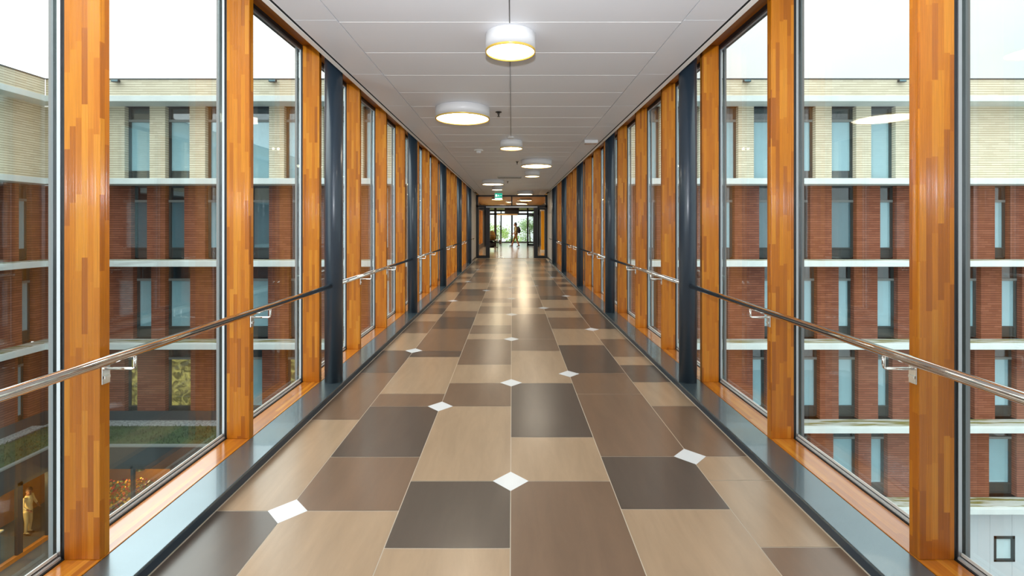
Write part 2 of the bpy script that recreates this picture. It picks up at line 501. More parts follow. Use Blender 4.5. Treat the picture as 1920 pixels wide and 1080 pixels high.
for s, lst in STRIPS.items():
    ys = [Y_BACK] + [dy(y) for y, c in lst]
    cs = [c for y, c in lst]
    # the part nearer than the frame, behind the first joint
    first = ys[1]; seq = []
    cols_back = ['B','L','D','L']
    y1 = first; k = 0; c = cs[0]
    rr = random.Random(40+s)
    while y1 > Y_BACK:
        ln = 1.2 if k == 0 else rr.choice([0.6, 1.2, 0.6])
        y0 = max(Y_BACK, y1-ln)
        seq.append((y0, y1, c)); y1 = y0; k += 1
        c = rr.choice([q for q in 'LBD' if q != c])
    for i in range(1, len(cs)):
        seq.append((ys[i], min(ys[i+1], 22.6), cs[i]))
    for (y0, y1, c) in seq:
        if y1-y0 < 0.01: continue
        x0, x1 = XB[s]+G, XB[s+1]-G
        fl_mb.quad([(x0,y0+G,0),(x1,y0+G,0),(x1,y1-G,0),(x0,y1-G,0)], TM[c])
def diamond(x, y, h=0.108):
    fl_mb.quad([(x-h,y,0.0006),(x,y-h,0.0006),(x+h,y,0.0006),(x,y+h,0.0006)], 3)
for k in range(12):
    if 2.864+1.795*k < 22: diamond(0.004, 2.864+1.795*k)
diamond(0.004, 1.07)
for x, y in ((-0.6,4.05),(-0.6,11.3),(-0.6,18.5),(-1.2,2.564),(-1.2,5.857),(-1.2,9.75),(-1.2,13.1),(-1.2,16.7),
             (0.604,4.94),(0.604,8.9),(0.604,12.2),(0.604,15.9),(1.2,3.17),(1.2,7.06),(1.2,10.42),(1.2,14.2),(1.2,17.9)):
    diamond(x, y)
struct(fl_mb.build('floor', [M['tile_light'], M['tile_brown'], M['tile_dark'], M['tile_white'], M['grout']]))

# ---- plinths along both sides
for sx, nm in ((-1,'left'),(1,'right')):
    mb = MB()
    mb.box(sx*1.587, sx*1.808, Y_BACK, 20.45, 0.0, 0.06, 0, bev=0.004)
    mb.box(sx*1.5855, sx*1.589, Y_BACK, 20.45, 0.006, 0.048, 1)
    mb.box(sx*1.583, sx*1.588, Y_BACK, 20.45, 0.0, 0.005, 2)
    struct(mb.build('baseboard_'+nm, [M['plinth'], M['plinth_face'], M['grout']]))

# ---- timber sills and head rails (trim_1..4), dark closers behind them
n = 1
for sx in (-1, 1):
    mb = MB(); mb.box(sx*1.814, sx*1.976, Y_BACK, Y_END, -0.02, 0.058, 0, bev=0.003)
    struct(mb.build('frame_member_%d' % n, M['sill'])); n += 1
    mb = MB(); mb.box(sx*1.8165, sx*1.976, Y_BACK, Y_END, 3.252, 3.40, 0, bev=0.003)
    struct(mb.build('frame_member_%d' % n, M['head'])); n += 1
    mb = MB()
    mb.box(sx*1.976, sx*2.10, Y_BACK, 20.3, 3.262, 3.62, 0)
    mb.box(sx*1.976, sx*2.10, Y_BACK, 20.3, -0.42, 0.02, 0)
    struct(mb.build('frame_member_%d' % n, M['black'])); n += 1

# ---- roof slab over the corridor
mb = MB(); mb.box(-2.1, 2.1, Y_BACK-0.2, 20.3, 3.42, 3.62)
struct(mb.build('roof_slab', M['dark']))

# ---- ceiling: broad centre panels, narrow side panels, shadow gap and white edge strip
mb = MB()
y = 3.405 - 0.6*9
while y < 22.5:
    y1 = min(y+0.6, 22.55)
    mb.box(-1.2265, 1.2265, max(y, Y_BACK)+0.0022, y1-0.0022, ZC, ZC+0.03, 0, bev=0.0015)
    mb.box(-1.2265, 1.2265, y1-0.004, y1+0.004, ZC-0.0012, ZC+0.02, 1)  # white strip paints in the light caught by the panel bevels
    y = y1 + (0 if y1 < 22.5 else 1)
for sx in (-1, 1):
    y = 3.37 - 1.2*5
    while y < 22.5:
        y1 = min(y+1.2, 22.55)
        y0 = max(y, Y_BACK)
        if y1 > y0: mb.box(sx*1.2335, sx*1.541, y0+0.0025, y1-0.0025, ZC, ZC+0.03, 0)
        y = y1 + (0 if y1 < 22.5 else 1)
    mb.box(sx*1.2265, sx*1.2335, Y_BACK, 22.55, ZC+0.02, ZC+0.03, 2)
    mb.box(sx*1.5405, sx*1.542, Y_BACK, 22.55, ZC+0.004, ZC+0.06, 2)
    mb.box(sx*1.558, sx*1.599, Y_BACK, 20.4, ZC-0.008, ZC+0.004, 3); mb.box(sx*1.5575, sx*1.561, Y_BACK, 20.4, ZC-0.001, ZC+0.08, 2)
mb.box(-1.5405, 1.5405, Y_BACK, 22.55, ZC+0.032, ZC+0.06, 2); mb.box(-1.7, 1.7, 20.46, 22.55, ZC+0.062, ZC+0.1, 2)
struct(mb.build('ceiling', [M['ceiling'], M['ceil_joint'], M['ceil_gap'], M['white_strip']]))

# ---- back wall behind the photographer
mb = MB(); mb.box(-2.1, 2.1, Y_BACK-0.2, Y_BACK, -0.3, 3.6)
struct(mb.build('wall_back', simple('grey_wall', (0.30,0.29,0.28), 0.7)))

# ---- window bays: pane, silver frame, black gasket
post_ys = [P0 + PSTEP*k for k in range(-3, 15)]
wi = 1
for sx in (-1, 1):
    for j in range(len(post_ys)):
        y0 = post_ys[j] + PT/2
        y1 = post_ys[j+1] + PT/2 if j+1 < len(post_ys) else Y_END
        r = structure_root('window_%d' % wi, (sx*GX, (y0+y1)/2, 0.06)); wi += 1
        g = MB(); g.box(sx*GX, sx*(GX+0.024), y0+0.004, y1-0.004, 0.03, 3.262)
        g.build('glass_pane', M['glass'], r, (sx*GX, (y0+y1)/2, 1.6))
        f = MB()
        for (a, b2) in ((y0, y0+0.03), (y1-0.03, y1)):
            f.box(sx*1.989, sx*2.005, a, b2, 0.058, 3.25)
        fb = MB(); fb.box(sx*1.986, sx*2.005, y0+0.03, y1-0.03, 0.058, 0.073); fb.build('bottom_frame', M['sill_bead'], r, (sx*1.99, (y0+y1)/2, 0.06))
        f.box(sx*1.986, sx*2.005, y0+0.03, y1-0.03, 3.205, 3.25)
        f.build('silver_frame', M['alu'], r, (sx*1.99, (y0+y1)/2, 0.1))
        q = MB()
        for (a, b2) in ((y0, y0+0.024), (y1-0.024, y1)):
            q.box(sx*1.9765, sx*1.9885, a, b2, 0.058, 3.25)
        q.box(sx*1.977, sx*1.9855, y0, y1, 0.05, 0.062)
        q.box(sx*1.977, sx*1.9855, y0, y1, 3.22, 3.255)
        q.box(sx*2.0, sx*2.0055, y0+0.031, y1-0.031, 0.073, 0.078)
        sp = MB(); sp.box(sx*2.0, sx*2.0055, y0+0.031, y1-0.031, 0.078, 0.092); sp.build('glazing_bead', M['spacer'], r, (sx*2.0, (y0+y1)/2, 0.08))
        q.build('gasket', M['gasket'], r, (sx*1.98, (y0+y1)/2, 0.06))
        c = MB()
        c.box(sx*(GX+0.0245), sx*(GX+0.045), y0-0.02, y0+0.02, 0.03, 3.262)
        c.build('outer_cover', M['alu_dark'], r, (sx*(GX+0.03), y0, 1.6))

# ---- timber posts
SIDE = {-1:'left', 1:'right'}
for sx in (-1, 1):
    for j, y in enumerate(post_ys):
        mb = MB(); mb.box(sx*PX0, sx*PX1, y, y+PT, 0.058, 3.252, 0, bev=0.003)
        o = mb.build('timber_post', M['post'], None, (sx*(PX0+PX1)/2, y+PT/2, 0.058))
        k = j-3
        if k < 0:
            o.name = 'frame_member_%d' % (7 + (k+3) + (0 if sx < 0 else 3)); struct(o); continue  # timber posts standing behind the camera, out of view
        near = ', beside a steel column' if k % 3 == 2 else ''
        tag(o, 'orange timber post, %s from the camera on the %s glazed wall%s' % (ORD[k], SIDE[sx], near), 'post',
            'timber posts of the %s glazed wall' % SIDE[sx])

# ---- round dark steel columns
col_ys = [4.53 + 3.6*k for k in range(5)]
CX, CR = 1.69, 0.082
for sx in (-1, 1):
    for k, y in enumerate(col_ys):
        mb = MB(); mb.lathe(0, 0, [(CR, 0.0), (CR, 3.36)], 40)
        o = mb.build('steel_column', M['steel_blue'])
        o.location = (sx*CX, y, 0.06)
        tag(o, 'dark blue round steel column, %s from the camera on the %s side' % (ORD[k], SIDE[sx]), 'column',
            'steel columns on the %s side' % SIDE[sx])

# ---- handrails: one stretch between columns, on angled brackets fixed to the posts
RZ, RR = 0.974, 0.021
ends = [-1.45] + col_ys + [21.2]
for sx in (-1, 1):
    for k in range(len(ends)-1):
        y0 = ends[k] + (CR+0.002 if k > 0 else 0)
        y1 = ends[k+1] - (CR+0.002 if k+1 < len(ends)-1 else 0)
        where = ('stretch nearest the camera' if k == 0 else 'last stretch ending on the white end wall' if k == len(ends)-2
                 else 'between the %s and %s steel columns' % (ORD[k-1], ORD[k]))
        t = thing('handrail', 'steel tube handrail on the %s side, %s' % (SIDE[sx], where), 'handrail', (sx*CX, (y0+y1)/2, RZ-0.1),
                  'handrails on the %s side' % SIDE[sx])
        mb = MB(); mb.tube([(sx*CX, y0, RZ), (sx*CX, y1, RZ)], RR, 20)
        mb.build('rail_tube', M['chrome'], t, (sx*CX, (y0+y1)/2, RZ))
        bys = []
        if k < len(ends)-2:
            bys = [p+PT/2 for i, p in enumerate(post_ys) if i % 3 != 2 and y0 < p < y1]
        else:
            bys = [20.95]
        for by in bys:
            bx = PX0 if k < len(ends)-2 else 1.75 + 0.0
            b_ = MB()
            b_.tube([(sx*(bx-0.004), by+0.012, RZ-0.078), (sx*(CX+0.012), by+0.012, RZ-0.078), (sx*(CX+0.002), by+0.012, RZ-0.072), (sx*CX, by+0.012, RZ-0.06), (sx*CX, by+0.012, RZ-0.018)], 0.007, 10)
            br = b_.build('bracket_arm', M['chrome'], t, (sx*bx, by, RZ-0.08))
            p_ = MB()
            p_.box(sx*(bx-0.006), sx*bx, by-0.02, by+0.022, RZ-0.142, RZ-0.062, 0, bev=0.0015)
            p_.lathe(0, 0, [(0.006, 0), (0.006, 0.001)], 8) if False else None
            p_.box(sx*(bx-0.012), sx*(bx-0.006), by-0.014, by+0.016, RZ-0.118, RZ-0.106, 0)
            p_.build('bracket_plate', M['chrome'], br, (sx*bx, by, RZ-0.1))

# ---- drum ceiling lights
LIGHTS = [(0.0, 3.62, 0.19, 'small white drum light, nearest, centred over the corridor'),
          (-0.60, 5.89, 0.335, 'large white drum light nearest the camera, left of centre'),
          (0.0, 8.16, 0.193, 'small white drum light on the centre line behind the large left one'),
          (0.555, 10.58, 0.345, 'large white drum light on the right half of the ceiling, above its smaller neighbour'),
          (0.555, 12.75, 0.20, 'small white drum light right of centre, just beyond the large right one'),
          (-0.60, 15.2, 0.35, 'large white drum light far down the corridor, left half'),
          (-0.535, 17.5, 0.205, 'small white drum light far down on the left, before the exit sign'),
          (0.56, 20.0, 0.335, 'large white drum light at the far end, right, over the entrance')]
def drum(x, y, r, lab, zc=ZC, h=0.135, group='drum lights on the corridor ceiling', glow='lamp_glow'):
    t = thing('ceiling_light', lab, 'ceiling light', (x, y, zc-h), group)
    mb = MB()
    mb.lathe(x, y, [(r*0.985, zc-h+0.004), (r, zc-h), (r, zc-0.006), (r*0.96, zc)], 48, capb=False)
    mb.build('lamp_housing', M['lamp_body'], t, (x, y, zc))
    mb = MB()
    mb.lathe(x, y, [(r*1.004, zc-h+0.010), (r*1.004, zc-h-0.006), (r*0.962, zc-h-0.006), (r*0.958, zc-h+0.008)], 48, capb=False, capt=False)
    mb.build('rim', M['lamp_rim'], t, (x, y, zc-h))
    mb = MB()
    mb.lathe(x, y, [(r*0.955, zc-h+0.005), (r*0.955, zc-h+0.012)], 48)
    mb.build('diffuser', M[glow], t, (x, y, zc-h))
    return t
for (x, y, r, lab) in LIGHTS: drum(x, y, r, lab)

# ---- small ceiling fittings
# thin cable along the centre line, ending in a clip
t = thing('ceiling_cable', 'thin grey cable running along the ceiling centre line past the drum lights', 'cable', (0, 5, ZC-0.01))
mb = MB(); mb.tube([(-0.005, 1.2, ZC-0.005), (-0.005, 3.40, ZC-0.005)], 0.004, 6); mb.tube([(-0.005, 3.84, ZC-0.005), (-0.005, 7.72, ZC-0.005)], 0.004, 6)
mb.build('wire', simple('grey_cable', (0.22,0.21,0.20), 0.6), t)
mb = MB(); mb.lathe(-0.005, 7.76, [(0.05, ZC-0.03), (0.055, ZC-0.02), (0.055, ZC)], 20)
mb.build('clip', M['plastic'], t)
# sprinklers
def sprinkler(x, y, lab, s=1.0):
    t = thing('sprinkler', lab, 'sprinkler', (x, y, ZC), 'ceiling sprinklers')
    mb = MB(); mb.lathe(x, y, [(0.04*s, ZC-0.008), (0.04*s, ZC)], 20); mb.build('escutcheon', simple('dark_bronze', (0.05,0.045,0.04), 0.4, metal=0.6), t)
    mb = MB(); mb.lathe(x, y, [(0.006*s, ZC-0.058), (0.012*s, ZC-0.03), (0.02*s, ZC-0.009)], 12); mb.build('nozzle', t.children[0].data.materials[0], t)
    mb = MB(); mb.lathe(x, y, [(0.018*s, ZC-0.062), (0.018*s, ZC-0.058)], 14); mb.build('deflector', t.children[0].data.materials[0], t)
sprinkler(-0.16, 6.08, 'small dark sprinkler beside the large drum light nearest the camera')
sprinkler(0.13, 10.8, 'small dark sprinkler between the centre line and large right drum light', 0.8)
sprinkler(-0.13, 15.6, 'tiny dark sprinkler far down near the ceiling slot diffuser', 0.8)
# smoke detector
t = thing('smoke_detector', 'round white smoke detector left of centre on the ceiling', 'smoke detector', (-0.63, 9.15, ZC))
mb = MB(); mb.lathe(-0.63, 9.15, [(0.085, ZC-0.018), (0.09, ZC)], 24); mb.build('base_ring', M['plastic'], t)
mb = MB(); mb.lathe(-0.63, 9.15, [(0.03, ZC-0.062), (0.045, ZC-0.05), (0.05, ZC-0.019)], 24); mb.build('sensor_head', M['lamp_body'], t)
# emergency luminaire by the right edge
t = thing('emergency_light', 'small white box light at the right edge of the ceiling', 'emergency light', (1.36, 8.15, ZC))
mb = MB(); mb.box(1.245, 1.475, 8.06, 8.22, ZC-0.05, ZC, 0, bev=0.006); mb.build('case', M['lamp_body'], t)
mb = MB(); mb.box(1.262, 1.458, 8.075, 8.205, ZC-0.054, ZC-0.0495, 0); mb.build('lens', simple('frosted_lens', (0.5,0.5,0.5), 0.2), t)
# slot diffuser
t = thing('air_slot_diffuser', 'long narrow slot diffuser across the ceiling beyond the small right light', 'air vent', (0, 14.2, ZC))
mb = MB(); mb.box(-0.42, 0.30, 14.05, 14.3, ZC-0.03, ZC, 0, bev=0.004); mb.build('case', simple('beige_metal', (0.45,0.43,0.39), 0.5), t)
mb = MB()
for i in range(3): mb.box(-0.40, 0.28, 14.08+0.07*i, 14.11+0.07*i, ZC-0.032, ZC-0.029)
mb.build('slot', M['dark'], t)
# emergency exit sign hanging from the ceiling
def exit_sign(x, y, zt, w, h):
    t = thing('exit_sign', 'green and white running figure exit sign hanging at the far end', 'exit sign', (x, y, zt-h))
    d = 0.03
    mb = MB(); mb.box(x-w/2, x+w/2, y-d/2, y+d/2, zt-h, zt, 0, bev=0.003); mb.build('case', M['plastic'], t)
    mb = MB(); mb.box(x-w/2+0.012, x+w/2-0.012, y-d/2-0.003, y-d/2-0.0005, zt-h+0.055, zt-0.008, 0)
    pan = mb.build('face', simple('exit_sign_green', (0.0,0.42,0.27), 0.4, emit=(0.0,0.42,0.27), estr=0.9), t)
    ms = simple('exit_sign_white', (0.85,0.9,0.88), 0.4, emit=(0.9,1.0,0.97), estr=1.0)
    yy = y-d/2-0.0035
    def poly(pts):
        n = len(pts)
        top = [(x+a, yy-0.002, zt-h/2+0.018+b) for a, b in pts]; bot = [(x+a, yy, zt-h/2+0.018+b) for a, b in pts]
        g.quad(top); g.quad(list(reversed(bot)))
        for i in range(n): g.quad([top[i], top[(i+1) % n], bot[(i+1) % n], bot[i]])
    g = MB()   # doorway
    poly([(-0.135,-0.05),(-0.06,-0.05),(-0.06,0.055),(-0.135,0.055)])
    g.build('door_symbol', ms, pan)
    g = MB()   # running figure
    poly([(-0.012,0.034),(0.004,0.046),(0.018,0.034),(0.004,0.02)])
    poly([(-0.02,0.018),(0.014,0.02),(0.02,-0.012),(-0.004,-0.014)])
    poly([(-0.02,0.018),(-0.045,0.002),(-0.04,-0.004),(-0.016,0.008)])
    poly([(0.014,0.02),(0.042,0.008),(0.04,0.0),(0.016,0.008)])
    poly([(-0.004,-0.012),(0.008,-0.012),(-0.016,-0.034),(-0.042,-0.03),(-0.042,-0.038),(-0.012,-0.043)])
    poly([(0.006,-0.012),(0.02,-0.012),(0.032,-0.03),(0.05,-0.05),(0.04,-0.052),(0.022,-0.034)])
    g.build('running_figure', ms, pan)
    g = MB()   # arrow
    poly([(0.07,0.008),(0.11,0.008),(0.11,0.024),(0.138,0.0),(0.11,-0.024),(0.11,-0.008),(0.07,-0.008)])
    g.build('arrow', ms, pan)
    mb = MB(); mb.box(x-w/2+0.012, x+w/2-0.012, y-d/2-0.003, y-d/2-0.0005, zt-h+0.008, zt-h+0.05, 0)
    mb.build('light_strip', ms, t)
    for q in (-0.1, 0.1):
        mb = MB(); mb.tube([(x+q, y, zt-0.002), (x+q, y, ZC)], 0.005, 8); mb.build('hanger', M['alu'], t)
exit_sign(-0.57, 20.5, 2.955, 0.34, 0.26)
# ================================================================== OUTSIDE: office wings around the courtyard
YW, YF = 20.35, 19.5           # brick face, ledge / parapet face
def wx(px): return (px-960.5)*YW/890.0 + 0.012
LB = [6.66, 3.26, -0.14, -3.55, -6.99, -10.33]      # undersides of the ledges
LT = 0.24
ROW = {'A':(3.50, 6.66), 'B':(0.10, 3.26), 'C':(-3.31, -0.14), 'D':(-6.75, -3.55), 'E':(-10.09, -6.99)}
M['gold_glow'] = None
def gold_glow_mat():  # mottled gold glow painted on a flat panel, no room behind it
    m, nt, b = new_mat('painted_gold_glow')
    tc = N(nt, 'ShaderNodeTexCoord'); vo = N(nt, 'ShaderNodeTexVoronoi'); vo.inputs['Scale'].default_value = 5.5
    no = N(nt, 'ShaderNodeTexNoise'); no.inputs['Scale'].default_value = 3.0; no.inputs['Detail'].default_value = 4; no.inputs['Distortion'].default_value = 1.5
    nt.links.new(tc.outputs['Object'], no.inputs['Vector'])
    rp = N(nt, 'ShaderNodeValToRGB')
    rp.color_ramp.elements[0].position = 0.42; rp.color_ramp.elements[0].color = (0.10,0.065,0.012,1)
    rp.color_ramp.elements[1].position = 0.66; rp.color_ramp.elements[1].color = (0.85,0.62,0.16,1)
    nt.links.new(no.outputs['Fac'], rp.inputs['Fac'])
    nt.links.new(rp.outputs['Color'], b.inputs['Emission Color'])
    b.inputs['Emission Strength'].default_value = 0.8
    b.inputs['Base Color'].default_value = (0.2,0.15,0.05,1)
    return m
M['gold_glow'] = gold_glow_mat()

class Place:
    """places facade pieces on a wall facing -Y (far) or +X (wing)"""
    def __init__(self, kind, plane): self.kind, self.plane = kind, plane
    def box(self, mb, u0, u1, d0, d1, z0, z1, mi=0, bev=0):
        # u along the wall, d depth into the building measured from the brick face
        if self.kind == 'far': mb.box(u0, u1, self.plane+d0, self.plane+d1, z0, z1, mi, bev)
        else: mb.box(self.plane-d0, self.plane-d1, u0, u1, z0, z1, mi, bev)
    def pt(self, u, d, z):
        return (u, self.plane+d, z) if self.kind == 'far' else (self.plane-d, u, z)

def facade_wall(P, mb, u0, u1, z0, z1, openings, mi):
    """brick between openings, with real reveals"""
    cur = u0
    for (a, b) in sorted(openings):
        if a > cur: P.box(mb, cur, a, 0, 0.45, z0, z1, mi)
        cur = max(cur, b)
    if cur < u1: P.box(mb, cur, u1, 0, 0.45, z0, z1, mi)

def facade_window(P, root, a, b, z0, z1, top, style, flip):
    """recessed full-height window: top light, bar, blind-backed pane, lower panel"""
    rec = 0.22
    fw = 0.05
    side = 0.10
    mb = MB()
    # frame outline; a wider fixed panel on one side
    l, r = (a+side, b) if flip else (a, b-side)
    P.box(mb, a, b, rec, rec+0.10, z0, z0+fw); P.box(mb, a, b, rec, rec+0.10, z1-fw, z1)
    P.box(mb, a, a+fw, rec, rec+0.10, z0, z1); P.box(mb, b-fw, b, rec, rec+0.10, z0, z1)
    if flip: P.box(mb, a+fw, l, rec+0.01, rec+0.08, z0+fw, z1-fw)
    else: P.box(mb, r, b-fw, rec+0.01, rec+0.08, z0+fw, z1-fw)
    H = z1-z0
    if top:  # upper storey: pane down to the sill
        zb, zt = z0+fw, z1-0.62
    else:
        zb, zt = z0+0.46, z1-0.70
        P.box(mb, l, r, rec+0.03, rec+0.08, z0+fw, zb-0.06)
    P.box(mb, a, b, rec-0.012, rec+0.10, zt, zt+0.10, 1)
    if not top: P.box(mb, a, b, rec-0.012, rec+0.10, zb-0.06, zb, 0)
    w = mb.build('window', [M['frame'], M['frame_bar']], root, P.pt((a+b)/2, rec, z0))
    g = MB(); P.box(g, l+0.01, r-0.01, rec+0.03, rec+0.042, zb, zt); P.box(g, l+0.01, r-0.01, rec+0.03, rec+0.042, zt+0.10, z1-fw)
    g.build('pane', M['glass_building'], w, P.pt((a+b)/2, rec+0.03, zb))
    k = MB()
    if style == 'gold':
        P.box(k, l, r, rec+0.055, rec+0.075, zb, zt); k.build('gold_glow_panel', M['gold_glow'], w, P.pt((a+b)/2, rec+0.06, zb))
    else:
        drop = 1.0 if style != 'half' else 0.86
        P.box(k, l, r, rec+0.055, rec+0.075, zt-(zt-zb)*drop, zt)
        k.build('blind' if style != 'curtain' else 'curtain', M['curtain'] if style == 'curtain' else M['blind'], w, P.pt((a+b)/2, rec+0.06, zt))
    d = MB(); P.box(d, a, b, rec+0.13, rec+0.20, z0, z1); d.build('dark_backing', M['dark'], w, P.pt((a+b)/2, rec+0.15, z0))
    return w

def ledge(P, root, u0, u1, zb, mossy, corner=0):
    mb = MB()
    P.box(mb, u0, u1, YF-YW, 0.02, zb, zb+LT, 0, 0.01)
    if mossy: P.box(mb, u0, u1, YF-YW+0.16, -0.02, zb+LT, zb+LT+0.012, 1)
    mb.build('ledge', [M['ledge'], M['moss']], root, P.pt((u0+u1)/2, -0.4, zb))

def parapet(P, root, u0, u1):
    mb = MB()
    P.box(mb, u0, u1, YF-YW+0.02, YF-YW+0.4, 6.90, 7.56, 0)
    mb.build('parapet', M['cream'], root, P.pt((u0+u1)/2, -0.6, 6.9))
    mb = MB(); P.box(mb, u0, u1, YF-YW-0.02, YF-YW+0.45, 7.56, 7.60, 0)
    mb.build('coping', M['coping'], root, P.pt((u0+u1)/2, -0.6, 7.57))
    mb = MB(); P.box(mb, u0, u1, -0.1, 8.0, 6.90, 7.0, 0)
    mb.build('flat_roof', M['coping'], root, P.pt((u0+u1)/2, 4, 6.9))

far = Place('far', YW)
wing = Place('wing', -20.0)

# ---------- left part of the far building
LW_ = {
 'A': [(234,281),(310,356),(385,431),(459,505),(533,579),(607,653),(681,727),(752,798)],
 'B': [(246,276),(310,346),(385,418),(466,505),(545,580),(620,655),(694,728),(760,795)],
 'C': [(250,284),(310,357),(402,440),(455,503),(542,576),(618,660),(694,730),(762,798)],
 'D': [(234,258),(310,358),(402,440),(452,492),(536,574),(618,660),(694,730),(762,798)]}
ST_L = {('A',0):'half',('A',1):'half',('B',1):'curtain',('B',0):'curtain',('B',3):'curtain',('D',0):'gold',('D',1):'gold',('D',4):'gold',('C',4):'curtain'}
b1 = thing('office_building', 'far office building left of the corridor, cream brick top floor over red-brown storeys', 'building', (-11, YW, -6.8))
for rk, ops in LW_.items():
    z0, z1 = ROW[rk]
    mb = MB()
    O = [(wx(a), wx(b)) for a, b in ops]
    facade_wall(far, mb, -20.0, -2.45, z0, z1, O, 0)
    mb.build('cream_brick_wall' if rk == 'A' else 'brown_brick_wall', M['cream'] if rk == 'A' else M['brown'], b1, (-11, YW, z0))
    for i, (a, b) in enumerate(O):
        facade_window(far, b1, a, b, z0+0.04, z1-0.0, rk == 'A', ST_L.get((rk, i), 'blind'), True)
for i in range(4): ledge(far, b1, -19.17, -2.45, LB[i], i >= 2)
parapet(far, b1, -19.17, 2.3)
mb = MB(); far.box(mb, -20, -2.45, 0.6, 0.9, -10.3, 7.0); mb.build('inner_wall', M['dark'], b1, (-11, YW+0.7, -10))

# ---------- right part of the far building
RW_ = {
 'A': [(1120,1164),(1194,1238),(1266,1311),(1338,1385),(1414,1460),(1484,1530),(1560,1606),(1634,1680)],
 'B': [(1124,1160),(1198,1232),(1270,1304),(1344,1378),(1424,1458),(1484,1520),(1560,1607),(1651,1682),(1722,1756),(1790,1826),(1866,1895),(1950,1990)],
 'C': [(1124,1160),(1200,1234),(1276,1310),(1340,1366),(1434,1468),(1494,1533),(1573,1602),(1646,1684),(1722,1756),(1796,1840),(1879,1917)],
 'D': [(1124,1160),(1200,1234),(1276,1310),(1340,1366),(1412,1438),(1494,1538),(1573,1610),(1647,1674),(1722,1750),(1794,1828),(1866,1907)],
 'E': [(1200,1234),(1276,1310),(1344,1372),(1416,1446),(1490,1520),(1563,1610),(1634,1665),(1720,1750),(1788,1812),(1855,1907)]}
ST_R = {('B',6):'curtain',('A',6):'half',('A',5):'half',('B',4):'curtain'}
b2 = thing('office_building', 'far office building right of the corridor with blank cream brick beside its top windows', 'building', (14, YW, -14))
for rk, ops in RW_.items():
    z0, z1 = ROW[rk]
    mb = MB()
    O = [(wx(a), wx(b)) for a, b in ops]
    facade_wall(far, mb, 2.45, 34.0, z0, z1, O, 0)
    mb.build('cream_brick_wall' if rk == 'A' else 'brown_brick_wall', M['cream'] if rk == 'A' else M['brown'], b2, (14, YW, z0))
    for i, (a, b) in enumerate(O):
        facade_window(far, b2, a, b, z0+0.04, z1-0.0, rk == 'A', ST_R.get((rk, i), 'blind'), False)
for i in range(6): ledge(far, b2, 2.45, 34.0, LB[i], i >= 2)
parapet(far, b2, 2.301, 34.0)
mb = MB(); far.box(mb, 2.45, 34, 0.6, 0.9, -14, 7.0); mb.build('inner_wall', M['dark'], b2, (14, YW+0.7, -10))
# pale panelled ground storey
mb = MB()
u = 2.45
wa, wb = wx(1864), wx(1903)
PZ0, PZ1 = -14.0, -10.33
mb2 = MB()
cuts = [2.45+0.95*i for i in range(34)]
for i in range(33):
    a, b = cuts[i]+0.006, cuts[i+1]-0.006
    if a < wb and b > wa:
        if a < wa: far.box(mb2, a, wa, 0.0, 0.06, PZ0, PZ1)
        if b > wb: far.box(mb2, wb, b, 0.0, 0.06, PZ0, PZ1)
        far.box(mb2, max(a, wa), min(b, wb), 0.0, 0.06, PZ0, -12.85); far.box(mb2, max(a, wa), min(b, wb), 0.0, 0.06, -11.75, PZ1)
    else: far.box(mb2, a, b, 0.0, 0.06, PZ0, PZ1)
mb2.build('pale_panel_wall', simple('pale_grey_panel', srgb(196,206,212), 0.6), b2, (14, YW, PZ0))
mb = MB()
for q in ((wa, wa+0.09, -12.85, -11.75),(wb-0.09, wb, -12.85, -11.75),(wa, wb, -11.87, -11.75),(wa, wb, -12.85, -12.77)): far.box(mb, q[0], q[1], -0.02, 0.14, q[2], q[3])
w_ = mb.build('window', M['frame'], b2, ((wa+wb)/2, YW, -12.8))
mb = MB(); far.box(mb, wa+0.09, wb-0.09, 0.08, 0.10, -12.77, -11.87); mb.build('pane', M['blind'], w_, ((wa+wb)/2, YW, -12.8))

# ---------- left wing coming towards the camera
b3 = thing('office_wing', 'side wing at the far left running towards the camera, cream and red-brown brick', 'building', (-20.0, 8, -6.8))
def wy(px): return 20.012*890.0/(960.5-px)
WW = {'A': [(15.9,16.9),(14.2,15.2),(11,12),(8,9)],
      'B': [(wy(36), wy(60)), (17.4, wy(6)), (15.7,16.6), (13.0,13.9), (10,10.9)],
      'C': [(wy(42), wy(66)), (17.0,17.9), (15.0,15.9), (12.5,13.4), (9.5,10.4)],
      'D': [(wy(34), wy(54)), (17.0,17.9), (15.0,15.9), (12.5,13.4), (9.5,10.4)]}
for rk, ops in WW.items():
    z0, z1 = ROW[rk]
    mb = MB(); facade_wall(wing, mb, -8.0, YW, z0, z1, ops, 0)
    mb.build('cream_brick_wall' if rk == 'A' else 'brown_brick_wall', M['cream'] if rk == 'A' else M['brown'], b3, (-20, 8, z0))
    for i, (a, b) in enumerate(ops):
        facade_window(wing, b3, a, b, z0+0.04, z1, rk == 'A', 'curtain' if i % 2 else 'blind', True)
for i in range(4): ledge(wing, b3, -8.0, YW-0.03, LB[i], i >= 2)
parapet(wing, b3, -8.0, YF)
mb = MB(); wing.box(mb, -8, YW, 0.6, 0.9, -10.3, 7.0); mb.build('inner_wall', M['dark'], b3, (-20.7, 8, -10))

